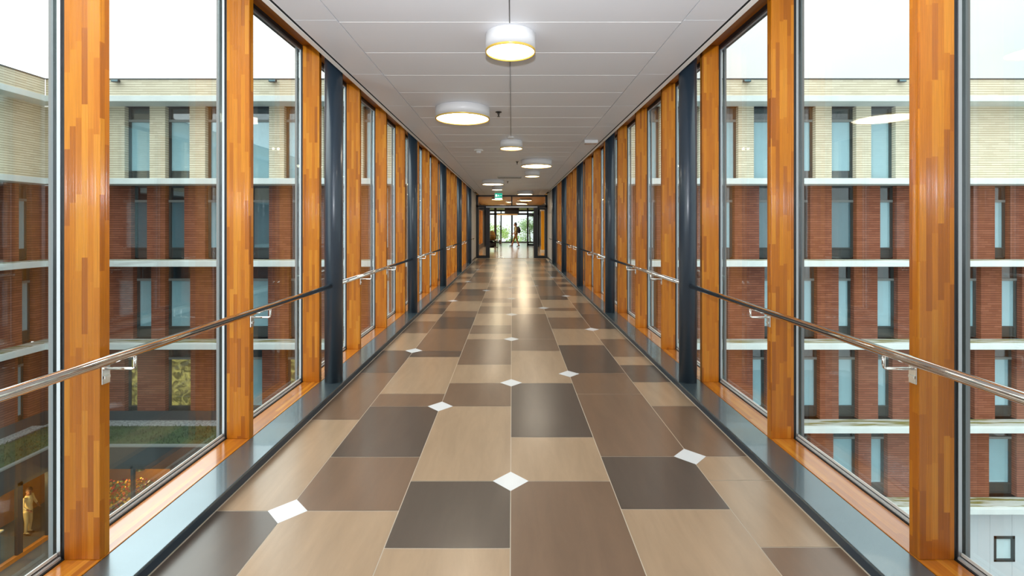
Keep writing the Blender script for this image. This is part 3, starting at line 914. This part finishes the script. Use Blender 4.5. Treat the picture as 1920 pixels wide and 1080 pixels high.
# ---------- floodlights on the parapets
def flood(px, lab):
    x = (px-960.5)*YF/890.0; z = 7.46
    t = thing('floodlight', lab, 'floodlight', (x, YF, z), 'floodlights on the roof parapet')
    mb = MB(); mb.box(x-0.15, x+0.15, YF-0.17, YF-0.05, z-0.05, z+0.05, 0, bev=0.012); mb.build('lamp_case', M['black'], t)
    mb = MB(); mb.box(x-0.03, x+0.03, YF-0.06, YF+0.019, z-0.02, z+0.02); mb.build('wall_bracket', M['black'], t)
    mb = MB(); mb.box(x-0.13, x+0.13, YF-0.174, YF-0.168, z-0.035, z+0.035); mb.build('lens', M['curtain'], t)
flood(222, 'small dark floodlight on the left parapet behind the nearest left post')
flood(515, 'small dark floodlight on the left parapet, seen between second and third posts')
flood(1399, 'small black floodlight on the right parapet between second and third posts')
flood(1688, 'small black floodlight on the right parapet beside the nearest right post')

# ---------- low courtyard storey on the left, with a planted roof
RT = -6.84
b4 = thing('low_building', 'low glazed courtyard storey on the left with a planted flat roof', 'building', (-12, 18, -10.25))
XLW, YLF = -17.42, 18.0
mb = MB()
mb.box(XLW, -2.45, YLF, YW-0.01, RT-0.7, RT, 0); mb.box(-20.0, XLW, -8, YLF, RT-0.7, RT, 0); mb.box(-20, XLW, YLF, YW-0.01, RT-0.7, RT, 0)
mb.build('roof_slab', simple('dark_green_fascia', srgb(44,56,60), 0.6), b4, (-12, 18, RT))
mb = MB()
mb.box(XLW, -2.45, YLF-0.03, YLF+0.12, RT, RT+0.06, 0); mb.box(XLW-0.12, XLW+0.03, -8, YLF-0.03, RT, RT+0.06, 0)
mb.build('roof_edge', simple('roof_edge_grey', srgb(128,138,136), 0.6), b4, (-12, 18, RT))
mb = MB()
mb.box(XLW-2.1, -2.45, YW-0.55, YW-0.02, RT, RT+0.05, 0); mb.box(-19.97, -19.5, -8, YW-0.56, RT, RT+0.05, 0)
mb.build('gravel_strip', simple('grey_gravel', srgb(150,158,160), 0.9, noise=0.5, nscale=14), b4, (-12, 20, RT))
mb = MB(); mb.box(-20, -2.45, YW-0.02, YW+0.02, RT, RT+0.45, 0); mb.box(-20.02, -19.98, -8, YW-0.02, RT, RT+0.45, 0)
mb.build('upstand', simple('dark_upstand', srgb(52,62,68), 0.7), b4, (-12, YW, RT))
mb = MB(); rr = random.Random(3)
for i in range(5200):
    if rr.random() < 0.62: x, y = rr.uniform(XLW-1.9, -2.5), rr.uniform(YLF+0.15, YW-0.6)
    else: x, y = rr.uniform(-19.45, XLW-0.15), rr.uniform(9.0, YLF+0.3)
    an = rr.uniform(0, 6.28); h = rr.uniform(0.05, 0.15); w = 0.03
    mb.quad([(x-w*math.cos(an), y-w*math.sin(an), RT), (x+w*math.cos(an), y+w*math.sin(an), RT), (x+rr.gauss(0,.04), y+rr.gauss(0,.04), RT+h)])
mb.box(XLW-1.9, -2.5, YLF+0.13, YW-0.56, RT, RT+0.03, 0); mb.box(-19.49, XLW-0.13, -8, YLF+0.13, RT, RT+0.03, 0)
go = mb.build('roof_grass', simple('sedum_grass', srgb(60,80,46), 0.9, noise=0.35, nscale=1.3), None, (-12, 18, RT))
tag(go, 'green planted strip on the flat roof of the low courtyard storey', 'grass', kind='stuff')
# glazed ground floor
mb = MB()
for k in range(11):
    x = XLW + 0.0 + 1.5*k
    mb.box(x-0.05, x+0.05, YLF+0.02, YLF+0.14, -10.25, RT-0.7)
for yy in [YLF-0.55*0-0.06, 16.85, 15.3, 13.7, 12.1, 10.5, 9.0, 7.5, 6.0]:
    mb.box(XLW-0.14, XLW-0.02, yy-0.09, yy+0.09, -10.25, RT-0.7)
mb.box(XLW, -2.45, YLF+0.02, YLF+0.14, RT-0.85, RT-0.7); mb.box(XLW-0.14, XLW-0.02, -8, YLF, RT-0.85, RT-0.7)
mb.box(XLW, -2.45, YLF+0.02, YLF+0.14, -10.25, -10.12, 1); mb.box(XLW-0.16, XLW-0.0, -8, YLF, -10.25, -10.10, 1)
mb.build('glazing_frame', [M['frame'], simple('amber_timber_sill', srgb(196,120,40), 0.5)], b4, (-12, 18, -10.25))
mb = MB(); mb.box(XLW, -2.45, YLF+0.06, YLF+0.075, -10.12, RT-0.85); mb.box(XLW-0.09, XLW-0.075, -8, YLF, -10.1, RT-0.85)
mb.build('glazing', M['glass_door'], b4, (-12, 18, -9))
mb = MB(); mb.box(-20, -2.45, YW-0.06, YW-0.03, -10.25, RT-0.7); mb.box(-20, -19.95, -8, YW-0.06, -10.25, RT-0.7)
mb.build('room_wall', simple('amber_room_wall', srgb(150,100,44), 0.7), b4, (-12, YW, -10))
# courtyard ground both sides
mb = MB(); mb.box(-20, -2.0, -10, YW, -10.6, -10.26); struct(mb.build('ground_left', simple('courtyard_paving', srgb(84,88,84), 0.85, noise=0.2, nscale=0.7)))
mb = MB(); mb.box(2.0, 36, -10, YW, -14.4, -14.02); struct(mb.build('ground_right', simple('courtyard_paving_low', srgb(96,98,96), 0.85, noise=0.2, nscale=0.7)))
# counter with trays, customers' lamps inside the lit ground floor
def cafe_lamp(x, y, lab, e=90):
    t = thing('pendant_lamp', lab, 'lamp', (x, y, -8.2), 'lamps in the courtyard ground floor')
    mb = MB(); mb.lathe(x, y, [(0.17,-8.32),(0.10,-8.16),(0.03,-8.12)], 20, capb=False); mb.build('shade', simple('brass_shade', (0.7,0.5,0.15), 0.3, metal=0.8), t)
    mb = MB(); mb.ball((x, y, -8.27), 0.06); mb.build('bulb', simple('warm_bulb', (1,0.8,0.4), 0.4, emit=(1.0,0.72,0.32), estr=25.0), t)
    mb = MB(); mb.tube([(x,y,-8.12),(x,y,RT-0.7)], 0.008, 6); mb.build('cord', M['black'], t)
    l = bpy.data.lights.new('cafe_lamp_light', 'POINT'); l.energy = e; l.color = (1.0,0.66,0.28); l.shadow_soft_size = 0.1
    lo = bpy.data.objects.new('cafe_lamp_light', l); lo.location = (x, y, -8.45); COL.objects.link(lo); lo.parent = None
cafe_lamp(-18.7, 17.2, 'brass pendant lamp over the figure in the lit ground floor window', 70)
cafe_lamp(-18.8, 14.6, 'brass pendant lamp over the counter near the left picture edge', 70)
cafe_lamp(-15.0, 19.2, 'brass pendant lamp inside the far glazing below the planted roof', 70)
t = thing('serving_counter', 'serving counter behind the ground floor glazing at the far left', 'counter', (-18.6, 15.2, -10.25))
mb = MB(); mb.box(-18.9, -18.2, 14.2, 16.9, -10.25, -9.35, 0, bev=0.01); mb.build('counter_body', simple('blue_grey_counter', srgb(60,84,104), 0.5), t)
mb = MB(); mb.box(-18.95, -18.12, 14.15, 16.95, -9.35, -9.30, 0, bev=0.008); mb.build('counter_top', simple('pale_counter_top', srgb(210,200,170), 0.35), t)
for i, (yy, cc) in enumerate(((16.5,(228,206,140)),(16.0,(236,222,180)),(15.4,(214,180,96)))):
    mb = MB(); mb.lathe(0, 0, [(0.14,0),(0.20,0.02),(0.21,0.035),(0.19,0.03)], 24); mb.ball((0,0,0.05), 0.15, scale=(1,1,0.5))
    o = mb.build('serving_dish', simple('dish_%d' % i, srgb(*cc), 0.5)); o.location = (-18.5, yy, -9.295)
    tag(o, '%s round dish on the serving counter at the far left' % ('nearest the figure, yellow' , 'middle cream', 'third, darker yellow')[i], 'dish', 'dishes on the serving counter')
# planter of autumn foliage inside the far glazing
t = thing('foliage_planter', 'planter of yellow and red autumn foliage below the planted roof', 'planter', (-15.3, 18.9, -10.25))
mb = MB(); mb.box(-16.0, -14.2, 18.6, 19.1, -10.25, -9.8, 0, bev=0.01); mb.build('trough', M['frame'], t)
for nm, cc, sd in (('yellow_foliage',(236,186,40),1),('red_foliage',(190,70,30),2),('green_foliage',(110,120,50),3)):
    mb = MB(); rr = random.Random(sd)
    for i in range(330):
        p = Vector((rr.uniform(-15.95,-14.25), rr.uniform(18.6,19.1), rr.uniform(-9.85,-8.6))); d = Vector((rr.gauss(0,1),rr.gauss(0,1),rr.gauss(0,1))).normalized(); s = d.orthogonal().normalized(); l = rr.uniform(.07,.15)
        mb.quad([p, p+d*l*.5+s*l*.35, p+d*l, p+d*l*.5-s*l*.35])
    mb.build(nm, simple(nm, srgb(*cc), 0.6), t)
# ================================================================== FAR END: portal, lobby, second door, far window
# reveals and white end walls
for sx, nm in ((-1,'left'),(1,'right')):
    mb = MB()
    mb.box(sx*1.80, sx*2.45, 19.3, 20.45, -0.3, 3.6, 0)
    struct(mb.build('wall_%s_reveal' % nm, simple('brown_reveal', srgb(120,92,74), 0.6)))
    mb = MB()
    mb.box(sx*1.70, sx*2.45, 20.45, 22.7, -0.3, 3.6, 0)
    mb.box(sx*1.685, sx*1.70, 20.45, 22.6, 0.0, 0.08, 1)
    struct(mb.build('wall_%s' % nm, [M['white'], M['black']]))
YP = 22.6
# first portal (door_1): black frame, transom lights, sidelights, sliding-door header
d1 = structure_root('door_1', (0, YP, 0))
def bar(mb, x0, x1, z0, z1, y=YP, d=0.10): mb.box(x0, x1, y, y+d, z0, z1)
mb = MB()
bar(mb, -1.70, 1.70, 2.93, 3.02); bar(mb, -1.70, 1.70, 2.42, 2.52)
for x0, x1 in ((-1.70,-1.60),(1.60,1.70)): bar(mb, x0, x1, 0, 3.0)
for x0, x1 in ((-1.24,-1.05),(1.05,1.24)): bar(mb, x0, x1, 0, 2.5)
bar(mb, -0.03, 0.03, 2.52, 2.95)
for x0, x1 in ((-1.6,-1.24),(1.24,1.6)): bar(mb, x0, x1, 0.0, 0.10)
mb.build('door_frame', M['black'], d1, (0, YP, 0))
mb = MB(); mb.box(-1.22, 1.22, YP-0.14, YP-0.002, 2.40, 2.47, 0, bev=0.006); mb.build('door_operator', M['alu'], d1, (0, YP, 2.4))
for nm, x0, x1, z0, z1 in (('transom_glass',-1.6,-0.03,2.52,2.93),('transom_glass',0.03,1.6,2.52,2.93),('side_glass',-1.6,-1.24,0.10,2.42),('side_glass',1.24,1.6,0.10,2.42)):
    mb = MB(); mb.box(x0, x1, YP+0.04, YP+0.055, z0, z1); mb.build(nm, M['glass_door'], d1, ((x0+x1)/2, YP+0.05, z0))
for sx in (-1, 1):   # open sliding leaves parked behind the sidelights
    mb = MB()
    x0, x1 = sx*1.06, sx*1.62
    mb.box(x0, x0+sx*0.07, YP+0.12, YP+0.17, 0.02, 2.4); mb.box(x1-sx*0.05, x1, YP+0.12, YP+0.17, 0.02, 2.4)
    mb.box(x0, x1, YP+0.12, YP+0.17, 0.02, 0.12); mb.box(x0, x1, YP+0.12, YP+0.17, 2.32, 2.4)
    mb.build('sliding_leaf', M['black'], d1, (x0, YP+0.15, 0))

# lobby shell
M['lobby_glow'] = simple('warm_lamp_diffuser', (0.9,0.9,0.9), 0.4, emit=(1.0,0.80,0.52), estr=55.0)
YL = 43.5
LW = 2.1
M['lobby_wall'] = simple('brown_lobby_wall', srgb(92,66,42), 0.6, noise=0.1, nscale=2)
M['lobby_ceiling'] = simple('golden_timber_ceiling', srgb(176,122,46), 0.5, noise=0.1, nscale=3)
M['lobby_floor'] = tile_mat('beige_lobby_floor', srgb(204,178,150), 0.17)
mb = MB(); mb.box(-LW, LW, 22.6, YL, -0.3, -0.001); struct(mb.build('floor_lobby', M['lobby_floor']))
mb = MB(); mb.box(-LW, LW, 22.7, YL, 3.0, 3.3); struct(mb.build('ceiling_lobby', M['lobby_ceiling']))
mb = MB()
mb.box(LW, LW+0.3, 22.7, YL, -0.3, 3.3); mb.box(1.70, LW+0.3, 22.69, 22.8, -0.3, 3.3)
struct(mb.build('wall_lobby_right', M['lobby_wall']))
mb = MB()
mb.box(-LW-0.3, -LW, 22.7, 26.0, -0.3, 3.3); mb.box(-LW-0.3, -LW, 34.5, YL, -0.3, 3.3); mb.box(-LW-0.3, -LW, 26.0, 34.5, 2.6, 3.3); mb.box(-LW-0.3, -LW, 26.0, 34.5, -0.3, 0.3)
mb.box(-LW-0.3, -1.70, 22.69, 22.8, -0.3, 3.3)
struct(mb.build('wall_lobby_left', M['lobby_wall']))
# side window of the lobby with timber posts
w = structure_root('window_90', (-LW, 30, 0.3))
mb = MB(); mb.box(-LW-0.2, -LW-0.17, 26, 34.5, 0.3, 2.6); mb.build('glass_pane', M['glass_door'], w, (-LW, 30, 0.3))
for yy in (27.6, 29.9, 32.2, 33.6):
    mb = MB(); mb.box(-LW-0.16, -LW+0.02, yy, yy+0.1, 0.3, 2.6); mb.build('timber_mullion', M['post'], w, (-LW, yy, 0.3))
# second portal (door_2) with one leaf standing open
Y2 = 36.5
d2 = structure_root('door_2', (0, Y2, 0))
mb = MB()
for x0, x1 in ((-1.36,-1.18),(1.16,1.28),(-LW,-LW+0.1),(LW-0.1,LW)): mb.box(x0, x1, Y2, Y2+0.12, 0, 2.95)
mb.box(-LW, LW, Y2, Y2+0.12, 2.38, 2.52); mb.box(-LW, LW, Y2, Y2+0.12, 2.92, 3.0)
mb.box(-0.55, 0.55, Y2, Y2+0.10, 2.52, 2.92)
mb.build('door_frame', M['black'], d2, (0, Y2, 0))
mb = MB(); mb.box(-1.15, 0.45, Y2-0.1, Y2-0.002, 2.36, 2.46, 0, bev=0.01); mb.build('door_operator', simple('warm_brass_cover', srgb(220,180,110), 0.3, metal=0.5), d2, (0, Y2, 2.4))
leaf = MB()
a = math.radians(62)
hx, hy = 1.22, Y2-0.01
def LP(u, z): return (hx + u*math.cos(a), hy - u*math.sin(a), z)
def leafbox(u0, u1, z0, z1, th=0.05):
    nx, ny = math.sin(a)*th/2, math.cos(a)*th/2
    p = []
    for z in (z0, z1):
        for u, s in ((u0,-1),(u1,-1),(u1,1),(u0,1)):
            q = LP(u, z); p.append((q[0]+s*nx, q[1]+s*ny, z))
    for q in ((0,3,2,1),(4,5,6,7),(0,1,5,4),(1,2,6,5),(2,3,7,6),(3,0,4,7)): leaf.quad([p[i] for i in q])
leafbox(0, 0.09, 0.02, 2.36); leafbox(0.86, 0.95, 0.02, 2.36); leafbox(0, 0.95, 0.02, 0.16); leafbox(0, 0.95, 2.26, 2.36)
lf = leaf.build('open_door_leaf', M['black'], d2, (hx, hy, 0))
leaf = MB(); leafbox(0.09, 0.86, 0.16, 2.26, 0.012); leaf.build('leaf_glass', M['glass_door'], lf, (hx, hy, 0.2))
# far window (window_91)
w = structure_root('window_91', (0, YL, 0))
mb = MB()
mb.box(-LW, LW, YL, YL+0.1, 0, 0.10); mb.box(-LW, LW, YL, YL+0.1, 2.86, 3.0)
for x0 in (-LW, -1.04, -0.06, 1.4, LW-0.1): mb.box(x0, x0+(0.10 if x0 != -0.06 else 0.14), YL, YL+0.1, 0.1, 2.9)
mb.build('window_frame', M['black'], w, (0, YL, 0))
for x0, x1 in ((-LW+0.1,-1.04),(-0.94,-0.06),(0.08,1.4),(1.5,LW-0.1)):
    mb = MB(); mb.box(x0, x1, YL+0.04, YL+0.055, 0.1, 2.86); mb.build('glass_pane', M['glass_door'], w, ((x0+x1)/2, YL+0.05, 0.1))

# lobby ceiling lights
LOB = [(-0.75, 24.6, 0.30, 'warm lit drum light in the lobby, first beyond the exit sign on the left'),
       (0.75, 25.6, 0.34, 'warm lit drum light in the lobby, first beyond the door on the right'),
       (-0.15, 27.5, 0.2, 'small lit drum light in the lobby just beside the transom mullion'),
       (0.62, 29.6, 0.36, 'warm lit drum light midway down the lobby on the right'),
       (-0.85, 33.2, 0.36, 'warm lit drum light before the second door on the left')]
for (x, y, r, lab) in LOB: drum(x, y, r, lab, zc=3.0, h=0.10, group='drum lights on the lobby ceiling', glow='lobby_glow')

# yellow painted wall panel / door seen through the right sidelight
t = thing('yellow_panel', 'tall bright yellow panel standing beyond the right sidelight', 'panel', (1.82, 28.2, 0.0))
mb = MB(); mb.box(1.74, 1.93, 28.15, 28.25, 0.12, 2.42, 0, bev=0.006); mb.build('painted_board', simple('yellow_paint', srgb(246,178,8), 0.45), t)
mb = MB(); mb.box(1.70, 1.97, 28.12, 28.28, 0.0, 0.12, 0, bev=0.004); mb.box(1.70, 1.97, 28.12, 28.28, 2.42, 2.52, 0, bev=0.004); mb.build('shoe', M['white'], t)
t = thing('fire_extinguisher', 'small dark wall box low beside the right door jamb', 'box', (1.38, 27.2, 0.30)) if False else None

# service trolley with sack and boxes, left of the doorway
TX, TY = -1.18, 29.3
t = thing('service_trolley', 'dark service trolley parked left of the open doorway, piled with bags', 'trolley', (TX, TY, 0))
mb = MB()
for z in (0.20, 0.62): mb.box(TX-0.33, TX+0.33, TY-0.42, TY+0.42, z, z+0.03, 0, bev=0.006)
mb.build('shelf', simple('trolley_grey', (0.03,0.028,0.026), 0.5), t)
mb = MB()
for ax in (-0.31, 0.31):
    for ay in (-0.40, 0.40): mb.tube([(TX+ax, TY+ay, 0.10), (TX+ax, TY+ay, 0.95)], 0.014, 8)
mb.tube([(TX-0.31, TY-0.40, 0.95), (TX+0.31, TY-0.40, 0.95)], 0.014, 8); mb.tube([(TX-0.31, TY+0.40, 0.95), (TX+0.31, TY+0.40, 0.95)], 0.014, 8)
mb.build('tube_frame', M['black'], t)
for ax in (-0.30, 0.30):
    for ay in (-0.38, 0.38):
        mb = MB(); n0 = [(TX+ax-0.012, TY+ay, 0.05), (TX+ax+0.012, TY+ay, 0.05)]
        mb.tube(n0, 0.05, 16); mb.build('castor', M['black'], t)
def sack(name, lab, cat, c, s, mat, seed):
    rr = random.Random(seed)
    bm = bmesh.new(); bmesh.ops.create_icosphere(bm, subdivisions=3, radius=1.0)
    ph = [rr.uniform(0, 6) for _ in range(6)]
    for v in bm.verts:
        q = v.co.copy()
        k = 1 + 0.10*math.sin(5*q.x+ph[0]) * math.cos(4*q.z+ph[1]) + 0.07*math.sin(8*q.y+ph[2])
        z = max(q.z, -0.75)
        v.co = Vector((q.x*s[0]*k, q.y*s[1]*k, (z+0.75)/1.75*2*s[2]))
    mb = MB(); mb.add_bm(bm, 0, True)
    o = mb.build(name, mat, None, (0,0,0)); o.location = c
    return tag(o, lab, cat)
sack('refuse_sack', 'olive yellow sack on top of the dark trolley', 'sack', (TX-0.06, TY+0.08, 0.655), (0.24,0.24,0.30), simple('olive_fabric', srgb(112,84,24), 0.8), 1)
sack('bag', 'black bag lying on the lower trolley shelf', 'bag', (TX-0.08, TY, 0.235), (0.27,0.36,0.19), simple('black_fabric', (0.012,0.012,0.014), 0.7), 2)
mb = MB(); mb.box(0, 0.16, 0, 0.22, 0, 0.05, 0, bev=0.004)
o = mb.build('paper_stack', simple('white_paper', (0.85,0.85,0.85), 0.6)); o.location = (TX+0.17, TY-0.42, 0.652)
tag(o, 'small white paper stack at the right edge of the trolley', 'paper')
# potted plant by the far window
t = thing('potted_plant', 'slender dark potted plant standing by the far lobby window', 'plant', (-1.02, 41.6, 0))
mb = MB(); mb.lathe(-1.02, 41.6, [(0.11,0),(0.15,0.30),(0.14,0.30),(0.12,0.26)], 20); mb.build('pot', M['plastic'], t)
mb = MB(); mb.tube([(-1.02,41.6,0.25),(-1.0,41.6,1.1),(-1.04,41.6,1.95)], 0.012, 8); mb.build('stem', simple('plant_stem', (0.06,0.05,0.02), 0.8), t)
mb = MB(); rr = random.Random(5)
for i in range(70):
    z = rr.uniform(0.5, 2.0); an = rr.uniform(0, 6.28); l = rr.uniform(0.10, 0.22)
    b0 = Vector((-1.02, 41.6, z)); d = Vector((math.cos(an), math.sin(an), rr.uniform(-0.4, 0.5))).normalized(); sd = d.cross(Vector((0,0,1))).normalized()*l*0.22
    mb.quad([b0, b0+d*l*0.5+sd, b0+d*l, b0+d*l*0.5-sd])
mb.build('foliage', simple('dark_leaf', (0.02,0.05,0.02), 0.5), t)

# ---- people ---------------------------------------------------------------
def capsule_chain(mb, pts, radii, seg=14):
    mb.tube(pts, 0, seg, radii=radii)
    for p, r in zip(pts, radii): mb.ball(p, r*0.99, sub=2)

def hand(mb, wrist, dirv, side, r=1.0):
    d = Vector(dirv).normalized()
    s = d.cross(Vector(side)).normalized()      # across the palm
    nrm = s.cross(d).normalized()
    w = Vector(wrist)
    mb.ball(w + d*0.045, 0.042, sub=2, scale=(0.75,0.75,1.0))
    for i, (o_, l) in enumerate(((-0.027,0.068),(-0.009,0.078),(0.009,0.074),(0.027,0.058))):
        b0 = w + d*0.075 + s*o_
        mb.tube([b0, b0+d*l*0.55+nrm*0.008, b0+d*l+nrm*0.03], 0, 8, radii=[0.0095,0.0085,0.006])
    b0 = w + d*0.03 - s*0.034
    mb.tube([b0, b0-s*0.022+d*0.03+nrm*0.008, b0-s*0.024+d*0.058+nrm*0.02], 0, 8, radii=[0.012,0.010,0.007])

def person(name, label, loc, rotz, J, mats, region, hair_col, height_scale=1.0, extra=None, hair_r=1.0):
    """J: joint positions; one continuous skin from a remeshed volume, coloured by body region"""
    mb = MB()
    capsule_chain(mb, [J['pelvis'], J['waist'], J['chest'], J['neckbase']], [0.145, 0.128, 0.150, 0.085])
    for s in ('L', 'R'):
        capsule_chain(mb, [J['hip'+s], J['knee'+s], J['ankle'+s]], [0.088, 0.062, 0.043])
        a_ = Vector(J['ankle'+s]); td = Vector(J['toe'+s]) - a_
        capsule_chain(mb, [tuple(a_ - td.normalized()*0.04 - Vector((0,0,0.02))), tuple(a_ + td*0.6), J['toe'+s]], [0.042, 0.042, 0.034])
        capsule_chain(mb, [J['chest'] , J['shoulder'+s]], [0.10, 0.062])
        capsule_chain(mb, [J['shoulder'+s], J['elbow'+s], J['wrist'+s]], [0.055, 0.042, 0.030])
        hand(mb, J['wrist'+s], Vector(J['wrist'+s])-Vector(J['elbow'+s]), (1,0,0))
    capsule_chain(mb, [J['neckbase'], J['head']], [0.058, 0.058])
    h = Vector(J['head']); f = Vector(J['face'])
    mb.ball(h+Vector((0,0,0.05)), 0.10, sub=3, scale=(0.86,0.98,1.18))
    mb.ball(h+f*0.045+Vector((0,0,-0.015)), 0.07, sub=2)
    mb.ball(h+f*0.108+Vector((0,0,0.028)), 0.017, sub=1)                  # nose
    mb.ball(h+f*0.100+Vector((0,0,-0.028)), 0.016, sub=1, scale=(1.2,1,0.5))   # mouth
    sd = f.cross(Vector((0,0,1)))
    for q in (-1, 1): mb.ball(h+sd*q*0.088+Vector((0,0,0.035)), 0.024, sub=1, scale=(0.6,0.8,1.2))
    o = mb.build(name, mats)
    md = o.modifiers.new('r', 'REMESH'); md.mode = 'VOXEL'; md.voxel_size = 0.011; md.use_smooth_shade = True
    ms = o.modifiers.new('s', 'SMOOTH'); ms.iterations = 2; ms.factor = 0.5
    dg = bpy.context.evaluated_depsgraph_get()
    me = bpy.data.meshes.new_from_object(o.evaluated_get(dg))
    o.modifiers.clear(); o.data = me
    me.materials.clear()
    for m_ in mats: me.materials.append(m_)
    for p in me.polygons:
        p.material_index = region(p.center); p.use_smooth = True
    # eyes and hair
    for q in (-1, 1):
        e = MB(); e.ball(h+f*0.086+sd*q*0.032+Vector((0,0,0.05)), 0.012, sub=2)
        e.build('eye', simple('eye_dark', (0.02,0.015,0.01), 0.2), o)
    hb = MB(); hb.ball(h-f*0.018+Vector((0,0,0.072)), 0.108*hair_r, sub=3, scale=(0.92,0.98,1.12))
    hb.ball(h-f*0.06+Vector((0,0,0.0)), 0.075*hair_r, sub=2)
    hb.build('hair', simple('hair', hair_col, 0.6), o)
    if extra: extra(o)
    o.location = loc; o.rotation_euler = (0,0,rotz); o.scale = (height_scale,)*3
    tag(o, label, 'person')
    return o

skin = simple('skin', srgb(150,104,78), 0.55)
def ext_walker(o):
    mb = MB()
    bm = bmesh.new(); bmesh.ops.create_icosphere(bm, subdivisions=3, radius=1.0)
    for v in bm.verts:
        q = v.co
        v.co = Vector((0.20+q.x*0.14, q.y*0.17, 1.24+q.z*0.25 - q.x*0.05))
    mb.add_bm(bm, 0, True)
    bp = mb.build('backpack', simple('dark_backpack', (0.01,0.012,0.03), 0.6), o)
    mb = MB()
    for q in (-0.11, 0.11): mb.tube([(0.12,q,1.46),(0.0,q,1.50),(-0.13,q,1.40),(-0.12,q,1.18),(0.08,q,1.08)], 0.016, 8)
    mb.build('strap', bp.data.materials[0], o)
# faces -X, mid-stride
J = dict(pelvis=(0,0,0.95), waist=(0.0,0,1.10), chest=(0.0,0,1.33), neckbase=(-0.02,0,1.50), head=(-0.05,0,1.61), face=(-1,0,0),
         hipL=(0,0.09,0.90), kneeL=(-0.16,0.09,0.50), ankleL=(-0.30,0.09,0.10), toeL=(-0.46,0.09,0.055),
         hipR=(0,-0.09,0.90), kneeR=(0.08,-0.09,0.48), ankleR=(0.22,-0.09,0.10), toeR=(0.07,-0.09,0.04),
         shoulderL=(0.0,0.19,1.43), elbowL=(0.06,0.24,1.16), wristL=(-0.06,0.23,0.94),
         shoulderR=(0.0,-0.19,1.43), elbowR=(-0.02,-0.24,1.15), wristR=(-0.20,-0.22,0.98))
def reg_walker(c):
    if c.z < 0.10: return 3
    if c.z < 0.40: return 0
    if c.z < 1.02 and abs(c.y) < 0.19: return 2
    if c.z < 1.50 and abs(c.y) < 0.185: return 1
    if 1.18 < c.z < 1.50: return 1
    return 0
walker = person('person', 'person in tan trousers with a dark backpack, walking left before the far window', (0.30, 34.7, 0.0), 0, J,
    [skin, simple('pale_green_top', srgb(176,170,128), 0.7), simple('tan_trousers', srgb(128,88,40), 0.7), simple('dark_shoes', (0.015,0.014,0.013), 0.5)],
    reg_walker, (0.02,0.014,0.008), 1.0, ext_walker)

# ---- trees beyond the far window
LEAFS = [simple('leaf_mid', srgb(150,182,92), 0.6), simple('leaf_pale', srgb(196,214,150), 0.6), simple('leaf_grey', srgb(158,182,136), 0.6)]
def tree(x, y, z0, zt, r, lab, seed, mi):
    rr = random.Random(seed)
    t = thing('tree', lab, 'tree', (x, y, z0), 'trees beyond the far window')
    mb = MB(); mb.tube([(x,y,z0),(x+0.1,y,z0+(zt-z0)*0.5),(x-0.05,y,zt-0.6)], 0, 10, radii=[0.16,0.11,0.04]); mb.build('trunk', simple('bark', (0.09,0.07,0.05), 0.9), t)
    mb = MB()
    cl = [(rr.uniform(-r,r)*0.7, rr.uniform(-r,r)*0.7, rr.uniform(0.25,1.0)) for _ in range(16)]
    for i in range(2600):
        a_, b_, c_ = rr.choice(cl)
        p = Vector((x+a_+rr.gauss(0, r*0.22), y+b_+rr.gauss(0, r*0.22), z0+(zt-z0)*c_+rr.gauss(0, r*0.22)))
        d = Vector((rr.gauss(0,1), rr.gauss(0,1), rr.gauss(0,1))).normalized(); s = d.cross(Vector((0.3,0.2,1))).normalized()
        l = rr.uniform(0.14, 0.30)
        mb.quad([p, p+d*l*0.5+s*l*0.3, p+d*l, p+d*l*0.5-s*l*0.3])
    mb.build('foliage', LEAFS[mi], t)
tree(-1.6, 48.5, -5.0, 1.5, 1.3, 'pale green leafy tree beyond the left pane of the far window', 11, 1)
tree(-0.1, 54.0, -5.0, 0.9, 1.2, 'mid green bushy tree behind the mullion of the far window', 12, 0)
tree(2.2, 59.5, -5.0, 2.9, 1.4, 'grey green tall tree behind the walking person', 13, 2)
tree(4.0, 49.5, -5.0, 1.2, 1.3, 'low green tree seen past the open far door leaf', 14, 0)
mb = MB(); mb.box(-30, 30, 44.2, 120, -6.5, -6.0); struct(mb.build('ground_beyond', simple('distant_grass', srgb(120,140,84), 0.9, noise=0.15, nscale=0.4)))
# ---- person in a cream jacket inside the lit ground floor
J2 = dict(pelvis=(0,0,0.95), waist=(0,0,1.10), chest=(0.01,0,1.33), neckbase=(0.02,0,1.50), head=(0.04,0,1.61), face=(0.6,-0.8,0),
         hipL=(0,0.09,0.90), kneeL=(0.02,0.10,0.50), ankleL=(-0.02,0.10,0.10), toeL=(0.13,0.08,0.05),
         hipR=(0,-0.09,0.90), kneeR=(0.03,-0.10,0.50), ankleR=(0.0,-0.10,0.10), toeR=(0.15,-0.12,0.05),
         shoulderL=(0.0,0.19,1.43), elbowL=(0.05,0.27,1.16), wristL=(0.20,0.20,1.02),
         shoulderR=(0.0,-0.19,1.43), elbowR=(0.04,-0.28,1.17), wristR=(0.20,-0.24,1.02))
def reg2(c):
    if c.z < 0.10: return 3
    if c.z < 0.92 and abs(c.y) < 0.19: return 2
    if c.z < 1.505 and (c.x < 0.15 or c.z > 1.1): return 1
    return 0
person('person', 'person in a cream jacket and pale trousers standing inside the lit ground floor window', (-18.5, 18.15, -10.255), math.radians(10), J2,
    [skin, simple('cream_jacket', srgb(238,216,160), 0.75), simple('pale_trousers', srgb(216,192,136), 0.75), simple('brown_shoes', (0.06,0.035,0.02), 0.5)],
    reg2, (0.08,0.03,0.012))
